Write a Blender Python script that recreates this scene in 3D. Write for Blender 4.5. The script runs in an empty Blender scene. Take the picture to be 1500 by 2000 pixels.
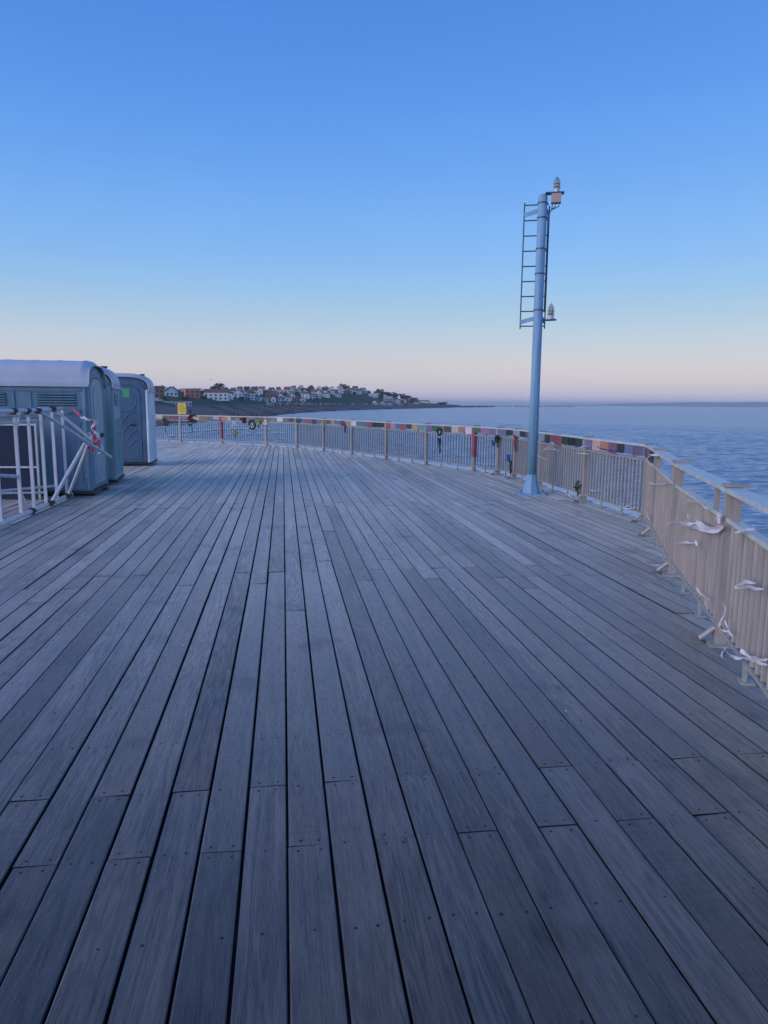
import bpy, math, random
import numpy as np
from mathutils import Vector, Matrix

random.seed(7)
rng = np.random.default_rng(7)
sc = bpy.context.scene
COL = sc.collection

# ------------------------------------------------------------------ camera
F_PX, CX, CY, EYE = 1387.0, 750.0, 1000.0, 1.6
PITCH, YAW, ROLL = math.radians(8.69), math.radians(8.067), math.radians(0.5)
_H = np.array([math.sin(YAW), math.cos(YAW), 0]); _R0 = np.array([math.cos(YAW), -math.sin(YAW), 0]); _U = np.array([0, 0, 1.0])
FW = _H*math.cos(PITCH) - _U*math.sin(PITCH); _U0 = _H*math.sin(PITCH) + _U*math.cos(PITCH)
RT = _R0*math.cos(ROLL) + _U0*math.sin(ROLL); UP = -_R0*math.sin(ROLL) + _U0*math.cos(ROLL)
cam = bpy.data.cameras.new('camera')
cam.sensor_fit = 'VERTICAL'; cam.sensor_height = 36.0; cam.lens = 36.0*F_PX/2000.0
cam.clip_start = 0.05; cam.clip_end = 80000.0
cam_ob = bpy.data.objects.new('camera', cam); COL.objects.link(cam_ob)
m = Matrix.Identity(4)
for i in range(3):
    m[i][0] = RT[i]; m[i][1] = UP[i]; m[i][2] = -FW[i]
m[2][3] = EYE
cam_ob.matrix_world = m
sc.camera = cam_ob

# ------------------------------------------------------------------ sky, sun, exposure
def s2l(c):
    c = c/255.0
    return c/12.92 if c <= 0.04045 else ((c+0.055)/1.055)**2.4
def rgb(r, g, b): return (s2l(r), s2l(g), s2l(b), 1.0)

SUN_EL, SUN_AZ = math.radians(3.0), math.radians(248.0)    # low behind and to the left of the camera, clockwise from +Y
world = bpy.data.worlds.new('World'); sc.world = world; world.use_nodes = True
wn, wl = world.node_tree.nodes, world.node_tree.links
bg = wn['Background']; bg.inputs[1].default_value = 1.0
sky = wn.new('ShaderNodeTexSky'); sky.sky_type = 'NISHITA'; sky.sun_disc = False
sky.sun_elevation = SUN_EL; sky.sun_rotation = SUN_AZ; sky.ozone_density = 1.5
geo = wn.new('ShaderNodeNewGeometry'); sep = wn.new('ShaderNodeSeparateXYZ')
tex = wn.new('ShaderNodeTexCoord'); wl.new(tex.outputs['Generated'], sep.inputs[0])
ramp = wn.new('ShaderNodeValToRGB'); wl.new(sep.outputs['Z'], ramp.inputs[0])
SKY = [(-.3, (202, 197, 222)), (1.0, (209, 203, 216)), (2.0, (214, 208, 211)), (3.1, (210, 210, 215)), (4.7, (194, 208, 222)), (6.7, (172, 202, 228)),
       (8.7, (152, 195, 236)), (10.5, (138, 188, 241)), (13.0, (126, 180, 243)), (17.1, (108, 165, 240)), (21.3, (92, 151, 233)),
       (27.1, (80, 137, 222)), (45.0, (72, 124, 208)), (90.0, (68, 116, 198))]
K_N = 0.06                                                  # share of the Nishita sky; the ramp holds the rest of the seen colours
N_EL = [0, 1, 3, 6, 10, 15, 27, 45, 80]
N_RGB = [(1.265, .736, .127), (1.936, 1.245, .261), (2.365, 2.152, .911), (2.042, 2.435, 1.738), (1.578, 2.186, 2.08), (1.183, 1.784, 2.025), (.703, 1.137, 1.525), (.398, .667, .972), (.215, .362, .548)]
els = ramp.color_ramp.elements
while len(els) < len(SKY): els.new(0.5)
for e, (a, c) in zip(els, SKY):
    e.position = max(0.0, math.sin(math.radians(a))); e.color = [max(0.0, v-0.62*K_N*float(np.interp(a, N_EL, [q[i] for q in N_RGB]))) for i, v in enumerate(rgb(*c)[:3])]+[1.0]
mul = wn.new('ShaderNodeMix'); mul.data_type = 'RGBA'; mul.blend_type = 'ADD'; mul.inputs['Factor'].default_value = 1.0
sca = wn.new('ShaderNodeVectorMath'); sca.operation = 'SCALE'; sca.inputs['Scale'].default_value = K_N
wl.new(sky.outputs[0], sca.inputs[0])
sub = wn.new('ShaderNodeVectorMath'); sub.operation = 'MULTIPLY'; sub.inputs[1].default_value = (1, 1, 1)
wl.new(ramp.outputs[0], sub.inputs[0])
mpg = wn.new('ShaderNodeMapping'); mpg.inputs['Scale'].default_value = (1.3, 1.3, 7.0); wl.new(tex.outputs['Generated'], mpg.inputs['Vector'])
veil = wn.new('ShaderNodeTexNoise'); veil.inputs['Scale'].default_value = 1.6; veil.inputs['Detail'].default_value = 3; wl.new(mpg.outputs[0], veil.inputs['Vector'])
vr = wn.new('ShaderNodeMapRange'); vr.inputs['To Min'].default_value = 0.955; vr.inputs['To Max'].default_value = 1.045; wl.new(veil.outputs['Fac'], vr.inputs['Value'])
wl.new(vr.outputs[0], sub.inputs[1])
add = wn.new('ShaderNodeVectorMath'); add.operation = 'ADD'
wl.new(sub.outputs[0], add.inputs[0]); wl.new(sca.outputs[0], add.inputs[1])
wl.new(add.outputs[0], bg.inputs[0])
wn.remove(mul); wn.remove(geo)

sun = bpy.data.lights.new('sun', 'SUN'); sun.energy = 1.7; sun.angle = math.radians(48); sun.color = (1.0, 0.93, 0.95)
sun_ob = bpy.data.objects.new('sun', sun); COL.objects.link(sun_ob)
_sd = Vector((math.sin(SUN_AZ)*math.cos(math.radians(14)), math.cos(SUN_AZ)*math.cos(math.radians(14)), math.sin(math.radians(14))))
sun_ob.rotation_euler = _sd.to_track_quat('Z', 'Y').to_euler(); sun_ob.location = (-20, -40, 30)
sc.view_settings.view_transform = 'Standard'; sc.view_settings.look = 'None'
sc.view_settings.exposure = 0.0; sc.view_settings.gamma = 1.0; sc.view_settings.use_curve_mapping = False

# ------------------------------------------------------------------ geometry of the view (photo pixels -> metres)
def ray(x, y): return FW + (x-CX)/F_PX*RT + (CY-y)/F_PX*UP
def ground(x, y, z=0.0):
    d = ray(x, y); t = (z-EYE)/d[2]; return d*t + np.array([0, 0, EYE])
def at(x, y, Y):
    d = ray(x, y); return np.array([0, 0, EYE]) + d*(Y/d[1])
def proj(p):
    v = np.array(p, float) - [0, 0, EYE]; w = v@FW
    return CX + F_PX*(v@RT)/w, CY - F_PX*(v@UP)/w

# ------------------------------------------------------------------ helpers
def tag(o, label=None, cat=None, group=None, kind=None):
    if label: o['label'] = label
    if cat: o['category'] = cat
    if group: o['group'] = group
    if kind: o['kind'] = kind
    return o
def empty(name, loc=(0, 0, 0), rz=0.0, parent=None):
    o = bpy.data.objects.new(name, None); COL.objects.link(o)
    o.location = loc; o.rotation_euler = (0, 0, rz); o.empty_display_size = 0.2
    if parent: o.parent = parent
    return o
def thing(name, label, cat, loc=(0, 0, 0), rz=0.0, group=None):
    return tag(empty(name, loc, rz), label, cat, group)

class MB:
    def __init__(s): s.v = []; s.f = []; s.a = []
    def add(s, vs, fs, a=0.0):
        n = len(s.v); s.v += [tuple(map(float, q)) for q in vs]; s.f += [tuple(i+n for i in q) for q in fs]; s.a += [a]*len(vs); return s
    def box(s, c, sz, rz=0.0, a=0.0):
        x, y, z = sz[0]/2, sz[1]/2, sz[2]/2; co, si = math.cos(rz), math.sin(rz); vs = []
        for dz in (-z, z):
            for dx, dy in ((-x, -y), (x, -y), (x, y), (-x, y)):
                vs.append((c[0]+dx*co-dy*si, c[1]+dx*si+dy*co, c[2]+dz))
        return s.add(vs, [(3, 2, 1, 0), (4, 5, 6, 7), (0, 1, 5, 4), (1, 2, 6, 5), (2, 3, 7, 6), (3, 0, 4, 7)], a)
    def bar(s, p, q, w, t, up=(0, 0, 1)):          # rectangular bar from p to q, width w across, thickness t along up
        p, q = Vector(p), Vector(q); d = (q-p).normalized(); u = Vector(up); x = d.cross(u)
        if x.length < 1e-4: x = d.cross(Vector((1, 0, 0)))
        x.normalize(); u = x.cross(d).normalized(); vs = []
        for b in (p, q):
            for i, j in ((-1, -1), (1, -1), (1, 1), (-1, 1)): vs.append(b + x*i*w/2 + u*j*t/2)
        return s.add(vs, [(0, 1, 2, 3), (7, 6, 5, 4), (0, 4, 5, 1), (1, 5, 6, 2), (2, 6, 7, 3), (3, 7, 4, 0)])
    def tube(s, p, q, r, r2=None, n=10):
        p, q = Vector(p), Vector(q); r2 = r if r2 is None else r2; d = (q-p).normalized()
        x = d.orthogonal().normalized(); y = d.cross(x); vs = []
        for b, rr in ((p, r), (q, r2)):
            for k in range(n): vs.append(b + (x*math.cos(2*math.pi*k/n) + y*math.sin(2*math.pi*k/n))*rr)
        fs = [(k, (k+1) % n, n+(k+1) % n, n+k) for k in range(n)] + [tuple(range(n-1, -1, -1)), tuple(range(n, 2*n))]
        return s.add(vs, fs)
    def path(s, pts, r, n=6, flat=1.0):
        pts = [Vector(p) for p in pts]; vs = []; m_ = len(pts)
        for i, p in enumerate(pts):
            d = (pts[min(i+1, m_-1)] - pts[max(i-1, 0)]).normalized(); x = d.cross(Vector((0, 0, 1)))
            if x.length < 1e-3: x = Vector((1, 0, 0))
            x.normalize(); y = x.cross(d)
            rr = r[i] if isinstance(r, (list, tuple)) else r
            for k in range(n):
                a = 2*math.pi*k/n; vs.append(p + x*math.cos(a)*rr*flat + y*math.sin(a)*rr)
        fs = [(i*n+k, i*n+(k+1) % n, (i+1)*n+(k+1) % n, (i+1)*n+k) for i in range(m_-1) for k in range(n)]
        fs += [tuple(range(n-1, -1, -1)), tuple(range((m_-1)*n, m_*n))]
        return s.add(vs, fs)
    def lathe(s, prof, c=(0, 0, 0), n=16):
        vs = [(c[0]+r*math.cos(2*math.pi*k/n), c[1]+r*math.sin(2*math.pi*k/n), c[2]+z) for r, z in prof for k in range(n)]
        fs = [(i*n+k, i*n+(k+1) % n, (i+1)*n+(k+1) % n, (i+1)*n+k) for i in range(len(prof)-1) for k in range(n)]
        fs += [tuple(range(n-1, -1, -1)), tuple(range((len(prof)-1)*n, len(prof)*n))]
        return s.add(vs, fs)
    def prism(s, outline, y0, y1, axis='y'):        # outline of (x, z) extruded along y (counter-clockwise seen from -y)
        n = len(outline)
        P = (lambda a, b, t: (a, t, b)) if axis == 'y' else (lambda a, b, t: (t, a, b))
        vs = [P(a, b, y0) for a, b in outline] + [P(a, b, y1) for a, b in outline]
        fs = [tuple(range(n)), tuple(range(2*n-1, n-1, -1))] + [(k, n+k, n+(k+1) % n, (k+1) % n) for k in range(n)]
        return s.add(vs, fs)
    def blob(s, c, r, n=6, jag=0.25, sq=1.0):
        vs = []; rings = [-0.95, -0.5, 0.05, 0.55, 0.95]
        for zz in rings:
            rr = math.sqrt(max(0.02, 1-zz*zz))
            for k in range(n):
                j = 1+random.uniform(-jag, jag); a = 2*math.pi*(k+random.uniform(-.2, .2))/n
                vs.append((c[0]+r*rr*j*math.cos(a), c[1]+r*rr*j*math.sin(a), c[2]+r*zz*sq*j))
        fs = [(i*n+k, i*n+(k+1) % n, (i+1)*n+(k+1) % n, (i+1)*n+k) for i in range(4) for k in range(n)]
        fs += [tuple(range(n-1, -1, -1)), tuple(range(4*n, 5*n))]
        return s.add(vs, fs)
    def mesh(s, name, mat, smooth=False):
        me = bpy.data.meshes.new(name); me.from_pydata(s.v, [], s.f)
        if any(s.a):
            at_ = me.attributes.new('rnd', 'FLOAT', 'POINT'); at_.data.foreach_set('value', s.a)
        if mat: me.materials.append(mat)
        if smooth: me.polygons.foreach_set('use_smooth', [True]*len(me.polygons))
        me.update(); return me
    def build(s, name, mat, parent=None, smooth=False, loc=None, rz=None):
        return link(name, s.mesh(name, mat, smooth), parent, loc, rz)
def link(name, me, parent=None, loc=None, rz=None):
    o = bpy.data.objects.new(name, me); COL.objects.link(o)
    if parent: o.parent = parent
    if loc is not None: o.location = loc
    if rz is not None: o.rotation_euler = (0, 0, rz)
    return o
def copy_tree(o, parent=None):
    c = o.copy(); COL.objects.link(c); c.parent = parent
    for ch in list(o.children): copy_tree(ch, c)
    return c

# ------------------------------------------------------------------ materials
def mat(name, col, rough=0.6, metal=0.0, vary=0.12, scale=4.0, bump=0.0, bscale=40.0, spec=0.5, trans=0.0, island=0.0, zs=1.0):
    M = bpy.data.materials.new(name); M.use_nodes = True; n, l = M.node_tree.nodes, M.node_tree.links
    b = n['Principled BSDF']; b.inputs['Roughness'].default_value = rough; b.inputs['Metallic'].default_value = metal
    b.inputs['Specular IOR Level'].default_value = spec
    if trans:
        b.inputs['Subsurface Weight'].default_value = trans; b.inputs['Subsurface Radius'].default_value = (0.05, 0.05, 0.05)
    tc = n.new('ShaderNodeNewGeometry')
    nz = n.new('ShaderNodeTexNoise'); nz.inputs['Scale'].default_value = scale; nz.inputs['Detail'].default_value = 5
    mpz = n.new('ShaderNodeMapping'); mpz.inputs['Scale'].default_value = (1, 1, zs); l.new(tc.outputs['Position'], mpz.inputs['Vector']); l.new(mpz.outputs[0], nz.inputs['Vector'])
    mr = n.new('ShaderNodeMapRange'); mr.inputs['From Min'].default_value = 0.25; mr.inputs['From Max'].default_value = 0.75
    mr.inputs['To Min'].default_value = 1-vary; mr.inputs['To Max'].default_value = 1+vary
    l.new(nz.outputs['Fac'], mr.inputs['Value'])
    mx = n.new('ShaderNodeVectorMath'); mx.operation = 'SCALE'; mx.inputs[0].default_value = col[:3]
    if island:
        m2 = n.new('ShaderNodeMath'); m2.operation = 'MULTIPLY_ADD'; m2.inputs[1].default_value = 2*island; m2.inputs[2].default_value = 1-island
        oi = n.new('ShaderNodeObjectInfo'); ad = n.new('ShaderNodeMath'); ad.operation = 'ADD'; fr = n.new('ShaderNodeMath'); fr.operation = 'FRACT'
        l.new(tc.outputs['Random Per Island'], ad.inputs[0]); l.new(oi.outputs['Random'], ad.inputs[1]); l.new(ad.outputs[0], fr.inputs[0])
        l.new(fr.outputs[0], m2.inputs[0])
        m3 = n.new('ShaderNodeMath'); m3.operation = 'MULTIPLY'; l.new(m2.outputs[0], m3.inputs[0]); l.new(mr.outputs[0], m3.inputs[1])
        l.new(m3.outputs[0], mx.inputs['Scale'])
    else:
        l.new(mr.outputs[0], mx.inputs['Scale'])
    l.new(mx.outputs[0], b.inputs['Base Color'])
    rr = n.new('ShaderNodeMapRange'); rr.inputs['To Min'].default_value = max(0.03, rough-.12); rr.inputs['To Max'].default_value = min(1, rough+.12)
    l.new(nz.outputs['Fac'], rr.inputs['Value']); l.new(rr.outputs[0], b.inputs['Roughness'])
    if bump:
        nb = n.new('ShaderNodeTexNoise'); nb.inputs['Scale'].default_value = bscale; nb.inputs['Detail'].default_value = 4
        l.new(tc.outputs['Position'], nb.inputs['Vector'])
        bp = n.new('ShaderNodeBump'); bp.inputs['Strength'].default_value = bump; bp.inputs['Distance'].default_value = 0.01
        l.new(nb.outputs['Fac'], bp.inputs['Height']); l.new(bp.outputs[0], b.inputs['Normal'])
    return M

def wood_material():
    M = bpy.data.materials.new('weathered_hardwood'); M.use_nodes = True; n, l = M.node_tree.nodes, M.node_tree.links
    b = n['Principled BSDF']
    def N(t, **k):
        o = n.new(t)
        for a, v in k.items(): setattr(o, a, v)
        return o
    def math_(op, a, c=None, d=None):
        o = N('ShaderNodeMath', operation=op)
        for i, v in enumerate((a, c, d)):
            if v is None: continue
            if isinstance(v, (int, float)): o.inputs[i].default_value = v
            else: l.new(v, o.inputs[i])
        return o.outputs[0]
    g = N('ShaderNodeNewGeometry'); sp = N('ShaderNodeSeparateXYZ'); l.new(g.outputs['Position'], sp.inputs[0])
    at_ = N('ShaderNodeAttribute', attribute_name='rnd'); r = at_.outputs['Fac']
    X = math_('MULTIPLY_ADD', r, 17.3, sp.outputs['X']); Y = math_('MULTIPLY_ADD', r, 91.7, sp.outputs['Y'])
    def vec(sx, sy):
        c = N('ShaderNodeCombineXYZ'); l.new(math_('MULTIPLY', X, sx), c.inputs[0]); l.new(math_('MULTIPLY', Y, sy), c.inputs[1]); l.new(r, c.inputs[2]); return c.outputs[0]
    def noise(v, detail=4, dist=0.0, rough=0.55):
        o = N('ShaderNodeTexNoise'); o.inputs['Scale'].default_value = 1.0; o.inputs['Detail'].default_value = detail
        o.inputs['Distortion'].default_value = dist; o.inputs['Roughness'].default_value = rough; l.new(v, o.inputs['Vector']); return o.outputs['Fac']
    fine = noise(vec(230, 12), 5, 0.3, 0.65)
    streak = noise(vec(38, 0.9), 4, 0.2)
    cath = noise(vec(9, 0.55), 2, 0.6)
    rings = math_('SINE', math_('MULTIPLY', cath, 70.0))
    blotch = noise(vec(3.2, 2.2), 4, 0.0, 0.6)
    worn = noise(vec(1.1, 0.35), 3)
    # value = combined
    v = math_('MULTIPLY_ADD', math_('SUBTRACT', fine, 0.5), 1.7, 1.0)
    v = math_('ADD', v, math_('MULTIPLY', math_('SUBTRACT', streak, 0.5), 0.45))
    v = math_('ADD', v, math_('MULTIPLY', math_('MULTIPLY', rings, 0.20), math_('FRACT', math_('MULTIPLY', r, 7.7))))
    v = math_('ADD', v, math_('MULTIPLY', math_('SUBTRACT', blotch, 0.5), 0.8))
    v = math_('ADD', v, math_('MULTIPLY', math_('SUBTRACT', worn, 0.5), 0.9))
    tone = math_('MULTIPLY_ADD', math_('FRACT', math_('MULTIPLY', r, 53.17)), 0.34, 0.82)
    # saw marks across some planks
    saw = math_('MULTIPLY', math_('SINE', math_('MULTIPLY_ADD', sp.outputs['Y'], 150.0, math_('MULTIPLY', blotch, 9.0))), 0.5)
    sawm = math_('MULTIPLY', math_('GREATER_THAN', math_('FRACT', math_('MULTIPLY', r, 211.3)), 0.62), math_('GREATER_THAN', noise(vec(0.8, 0.6), 1), 0.52))
    st = N('ShaderNodeTexNoise'); st.inputs['Scale'].default_value = 1.7; st.inputs['Detail'].default_value = 4; l.new(g.outputs['Position'], st.inputs['Vector'])
    v = math_('SUBTRACT', v, math_('MULTIPLY', math_('SMOOTH_MIN', math_('MAXIMUM', math_('SUBTRACT', st.outputs['Fac'], 0.60), 0.0), 0.12, 0.05), 3.0))
    pit = noise(vec(260, 40), 3, 0.0, 0.6)
    v = math_('SUBTRACT', v, math_('MULTIPLY', math_('GREATER_THAN', pit, 0.64), 0.35))
    sawv = math_('MULTIPLY', math_('MULTIPLY', saw, sawm), 0.07)
    v = math_('ADD', v, sawv)
    v = math_('MULTIPLY', math_('MAXIMUM', v, 0.25), tone)
    hue = N('ShaderNodeMix', data_type='RGBA'); hue.inputs['A'].default_value = (0.078, 0.052, 0.037, 1); hue.inputs['B'].default_value = (0.054, 0.046, 0.039, 1)
    l.new(math_('FRACT', math_('MULTIPLY', r, 29.7)), hue.inputs['Factor'])
    cm = N('ShaderNodeVectorMath', operation='SCALE'); l.new(hue.outputs['Result'], cm.inputs[0]); l.new(v, cm.inputs['Scale'])
    l.new(cm.outputs[0], b.inputs['Base Color'])
    ro = N('ShaderNodeMapRange'); ro.inputs['From Min'].default_value = 0.3; ro.inputs['From Max'].default_value = 0.7
    ro.inputs['To Min'].default_value = 0.34; ro.inputs['To Max'].default_value = 0.56
    l.new(blotch, ro.inputs['Value']); l.new(ro.outputs[0], b.inputs['Roughness'])
    b.inputs['Specular IOR Level'].default_value = 0.45; l.new(math_('MULTIPLY', math_('MINIMUM', v, 1.8), 0.49), b.inputs['Sheen Weight']); b.inputs['Sheen Roughness'].default_value = 0.50; b.inputs['Sheen Tint'].default_value = (.94, .95, 1.0, 1)
    h = math_('ADD', math_('MULTIPLY', fine, 1.0), math_('ADD', math_('MULTIPLY', streak, 0.8), math_('MULTIPLY', sawv, 1.5)))
    bp = N('ShaderNodeBump'); bp.inputs['Strength'].default_value = 0.35; bp.inputs['Distance'].default_value = 0.0040
    l.new(h, bp.inputs['Height']); l.new(bp.outputs[0], b.inputs['Normal'])
    return M

def sea_material():
    M = bpy.data.materials.new('sea_water'); M.use_nodes = True; n, l = M.node_tree.nodes, M.node_tree.links
    b = n['Principled BSDF']; b.inputs['Base Color'].default_value = (0.33, 0.37, 0.41, 1); b.inputs['Roughness'].default_value = 0.22
    b.inputs['IOR'].default_value = 1.33
    g = n.new('ShaderNodeNewGeometry')
    def nz(sx, sy, det, rot=0.0):
        mp = n.new('ShaderNodeMapping'); mp.inputs['Scale'].default_value = (sx, sy, 1); mp.inputs['Rotation'].default_value = (0, 0, rot)
        l.new(g.outputs['Position'], mp.inputs['Vector'])
        t = n.new('ShaderNodeTexNoise'); t.inputs['Scale'].default_value = 1; t.inputs['Detail'].default_value = det; t.inputs['Distortion'].default_value = 0.15
        l.new(mp.outputs[0], t.inputs['Vector']); return t.outputs['Fac']
    cd = n.new('ShaderNodeVectorMath'); cd.operation = 'LENGTH'; l.new(g.outputs['Position'], cd.inputs[0])
    fd = n.new('ShaderNodeMapRange'); fd.inputs['From Min'].default_value = 30; fd.inputs['From Max'].default_value = 320; fd.inputs['To Min'].default_value = 1.0; fd.inputs['To Max'].default_value = 0.0; l.new(cd.outputs['Value'], fd.inputs['Value'])
    fm = n.new('ShaderNodeMapRange'); fm.inputs['From Min'].default_value = 0.50; fm.inputs['From Max'].default_value = 0.66; l.new(nz(0.55, 1.5, 6, 0.3), fm.inputs['Value'])
    fq = n.new('ShaderNodeMath'); fq.operation = 'MULTIPLY'; l.new(fm.outputs[0], fq.inputs[0]); l.new(fd.outputs[0], fq.inputs[1])
    fx = n.new('ShaderNodeMix'); fx.data_type = 'RGBA'; fx.inputs['A'].default_value = (0.21, 0.285, 0.375, 1); fx.inputs['B'].default_value = (0.72, 0.74, 0.76, 1)
    l.new(fq.outputs[0], fx.inputs['Factor']); l.new(fx.outputs['Result'], b.inputs['Base Color'])
    b1 = n.new('ShaderNodeBump'); b1.inputs['Strength'].default_value = 0.65; b1.inputs['Distance'].default_value = 0.36; l.new(nz(1.5, 3.2, 5, 0.25), b1.inputs['Height'])
    b2 = n.new('ShaderNodeBump'); b2.inputs['Strength'].default_value = 0.6; b2.inputs['Distance'].default_value = 0.9; l.new(nz(0.22, 0.6, 3, 0.35), b2.inputs['Height'])
    l.new(b1.outputs[0], b2.inputs['Normal']); l.new(b2.outputs[0], b.inputs['Normal'])
    return M

def ground_material(name, c1, c2, scale, stripe=None):
    M = bpy.data.materials.new(name); M.use_nodes = True; n, l = M.node_tree.nodes, M.node_tree.links
    b = n['Principled BSDF']; b.inputs['Roughness'].default_value = 0.9; b.inputs['Specular IOR Level'].default_value = 0.2
    g = n.new('ShaderNodeNewGeometry'); t = n.new('ShaderNodeTexNoise'); t.inputs['Scale'].default_value = scale; t.inputs['Detail'].default_value = 8
    l.new(g.outputs['Position'], t.inputs['Vector'])
    mr = n.new('ShaderNodeMapRange'); mr.inputs['From Min'].default_value = .35; mr.inputs['From Max'].default_value = .65; l.new(t.outputs['Fac'], mr.inputs['Value'])
    mx = n.new('ShaderNodeMix'); mx.data_type = 'RGBA'; mx.inputs['A'].default_value = c1; mx.inputs['B'].default_value = c2
    l.new(mr.outputs[0], mx.inputs['Factor']); l.new(mx.outputs['Result'], b.inputs['Base Color'])
    return M

M_WOOD = wood_material()
M_JOIST = mat('joist_timber', (0.05, 0.045, 0.04), 0.85)
M_SCREW = mat('screw_steel', (0.035, 0.032, 0.03), 0.55, 0.3)
M_RAIL = mat('railing_paint', (0.37, 0.32, 0.285), 0.55, 0.0, 0.24, 14.0, 0.1, 60, zs=0.15)
M_CAP = mat('railing_cap', (0.60, 0.61, 0.57), 0.40, 0.0, 0.2, 12.0)
M_FOOT = mat('foot_steel', (0.42, 0.42, 0.38), 0.5, 0.2, 0.2, 30)
M_FOOTD = mat('dull_foot_steel', (0.22, 0.21, 0.19), 0.6, 0.1, 0.3, 40)
M_LEDGE = mat('pale_edge_concrete', (0.78, 0.78, 0.76), 0.35, 0, 0.15, 3)
M_PILE = mat('pile_steel', (0.06, 0.055, 0.05), 0.8)
M_RIBBON = mat('white_ribbon', (0.82, 0.76, 0.80), 0.45, 0, 0.08, 20)
M_NAVYR = mat('navy_ribbon', (0.03, 0.03, 0.16), 0.5)
M_POLE = mat('pole_blue_paint', (0.23, 0.42, 0.59), 0.6, 0, 0.22, 22, zs=0.07)
M_LADDER = mat('ladder_steel', (0.10, 0.14, 0.19), 0.5, 0.3)
M_GALV = mat('galvanised_tube', (0.58, 0.59, 0.60), 0.42, 0.3, 0.25, 30)
M_WHITE = mat('white_paint', (0.70, 0.68, 0.70), 0.5, 0, 0.16, 25, zs=0.2)
M_CLAMP = mat('coupler_steel', (0.10, 0.095, 0.09), 0.55, 0.5)
M_LENS = mat('lamp_lens', (0.50, 0.50, 0.42), 0.12, 0, 0.05, 20)
M_BRASS = mat('lamp_cage', (0.16, 0.16, 0.14), 0.4, 0.5)
M_BOX = mat('junction_box', (0.50, 0.36, 0.34), 0.6)
M_RED = mat('red_wrap', (0.34, 0.09, 0.11), 0.75)
M_TAPE = mat('red_tape', (0.70, 0.10, 0.16), 0.4)
M_SIGNY = mat('yellow_sign', (0.62, 0.47, 0.05), 0.5, 0, 0.15, 20)
M_SIGNW = mat('white_sign', (0.75, 0.70, 0.68), 0.5)
M_PLUM = mat('grey_plastic', (0.155, 0.26, 0.345), 0.5, 0, 0.20, 9, 0.12, 90, zs=0.25)
M_PLUM2 = mat('grey_plastic_door', (0.30, 0.41, 0.44), 0.45, 0, 0.20, 9, 0.12, 90, zs=0.25)
M_TEAL = mat('teal_plastic', (0.26, 0.40, 0.42), 0.5, 0, 0.20, 9, 0.12, 90, zs=0.25)
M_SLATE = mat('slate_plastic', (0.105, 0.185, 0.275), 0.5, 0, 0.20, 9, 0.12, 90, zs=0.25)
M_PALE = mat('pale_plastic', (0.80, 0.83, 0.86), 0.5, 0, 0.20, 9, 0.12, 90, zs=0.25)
M_ROOF = mat('roof_plastic', (0.58, 0.60, 0.63), 0.5, 0, 0.06, 3, 0.05, 60)
M_DARKP = mat('dark_plastic', (0.035, 0.045, 0.055), 0.6)
M_STICK = mat('green_sticker', (0.14, 0.50, 0.22), 0.5)
M_DARKINFILL = mat('dark_infill', (0.012, 0.026, 0.065), 0.7)
M_LEAFD = mat('wreath_leaf', (0.035, 0.075, 0.035), 0.7, 0, 0.3, 30, island=0.3)
M_STEM = mat('plant_stem', (0.05, 0.09, 0.04), 0.7)
M_SEA = sea_material()
M_FOAM = mat('sea_foam', (0.80, 0.82, 0.82), 0.7)

# ================================================================== the setting: sea, land, pier deck
SEA_Z = -5.0
def build_sea():
    az = np.concatenate([np.linspace(-180, -62, 60, endpoint=False), np.linspace(-62, 62, 560, endpoint=False), np.linspace(62, 180, 60)])
    r = np.concatenate([[0.0], np.geomspace(4, 24, 30, endpoint=False), np.geomspace(24, 260, 640, endpoint=False), np.geomspace(260, 1500, 200, endpoint=False), np.geomspace(1500, 45000, 60)])
    A, Rr = np.meshgrid(np.radians(az)+YAW, r, indexing='ij')
    X = Rr*np.sin(A); Y = Rr*np.cos(A); Z = np.zeros_like(X)
    dr = np.gradient(r)[None, :] + 0*X; da = Rr*math.radians(124/560.); step = np.maximum(dr, da)
    for k in range(46):
        lam = 1.2*(6.0/1.2)**rng.random(); th = math.radians(30 + rng.normal(0, 32)); ph = rng.random()*6.28
        amp = 0.0036*lam**0.9
        ang = 2*math.pi/lam*(X*math.sin(th)+Y*math.cos(th)) + ph
        wgt = np.clip((lam/step-2.5)/2.0, 0, 1)
        Z += wgt*amp*(np.sin(ang)+0.25*np.sin(2*ang+0.4))
    Z *= np.clip((Rr-4)/6, 0, 1); Z += SEA_Z
    na, nr = X.shape
    co = np.stack([X, Y, Z], -1).reshape(-1, 3)
    i = np.arange(na-1)[:, None]; j = np.arange(nr-1)[None, :]
    q = np.stack([i*nr+j, i*nr+j+1, (i+1)*nr+j+1, (i+1)*nr+j], -1).reshape(-1, 4)[:, ::-1]
    me = bpy.data.meshes.new('sea'); me.vertices.add(len(co)); me.vertices.foreach_set('co', co.ravel())
    me.loops.add(q.size); me.loops.foreach_set('vertex_index', q.ravel().astype(np.int32))
    me.polygons.add(len(q)); me.polygons.foreach_set('loop_start', np.arange(0, q.size, 4, dtype=np.int32)); me.polygons.foreach_set('loop_total', np.full(len(q), 4, np.int32))
    me.polygons.foreach_set('use_smooth', np.ones(len(q), bool)); me.update(); me.validate()
    me.materials.append(M_SEA)
    tag(link('sea', me), kind='structure')
build_sea()

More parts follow.
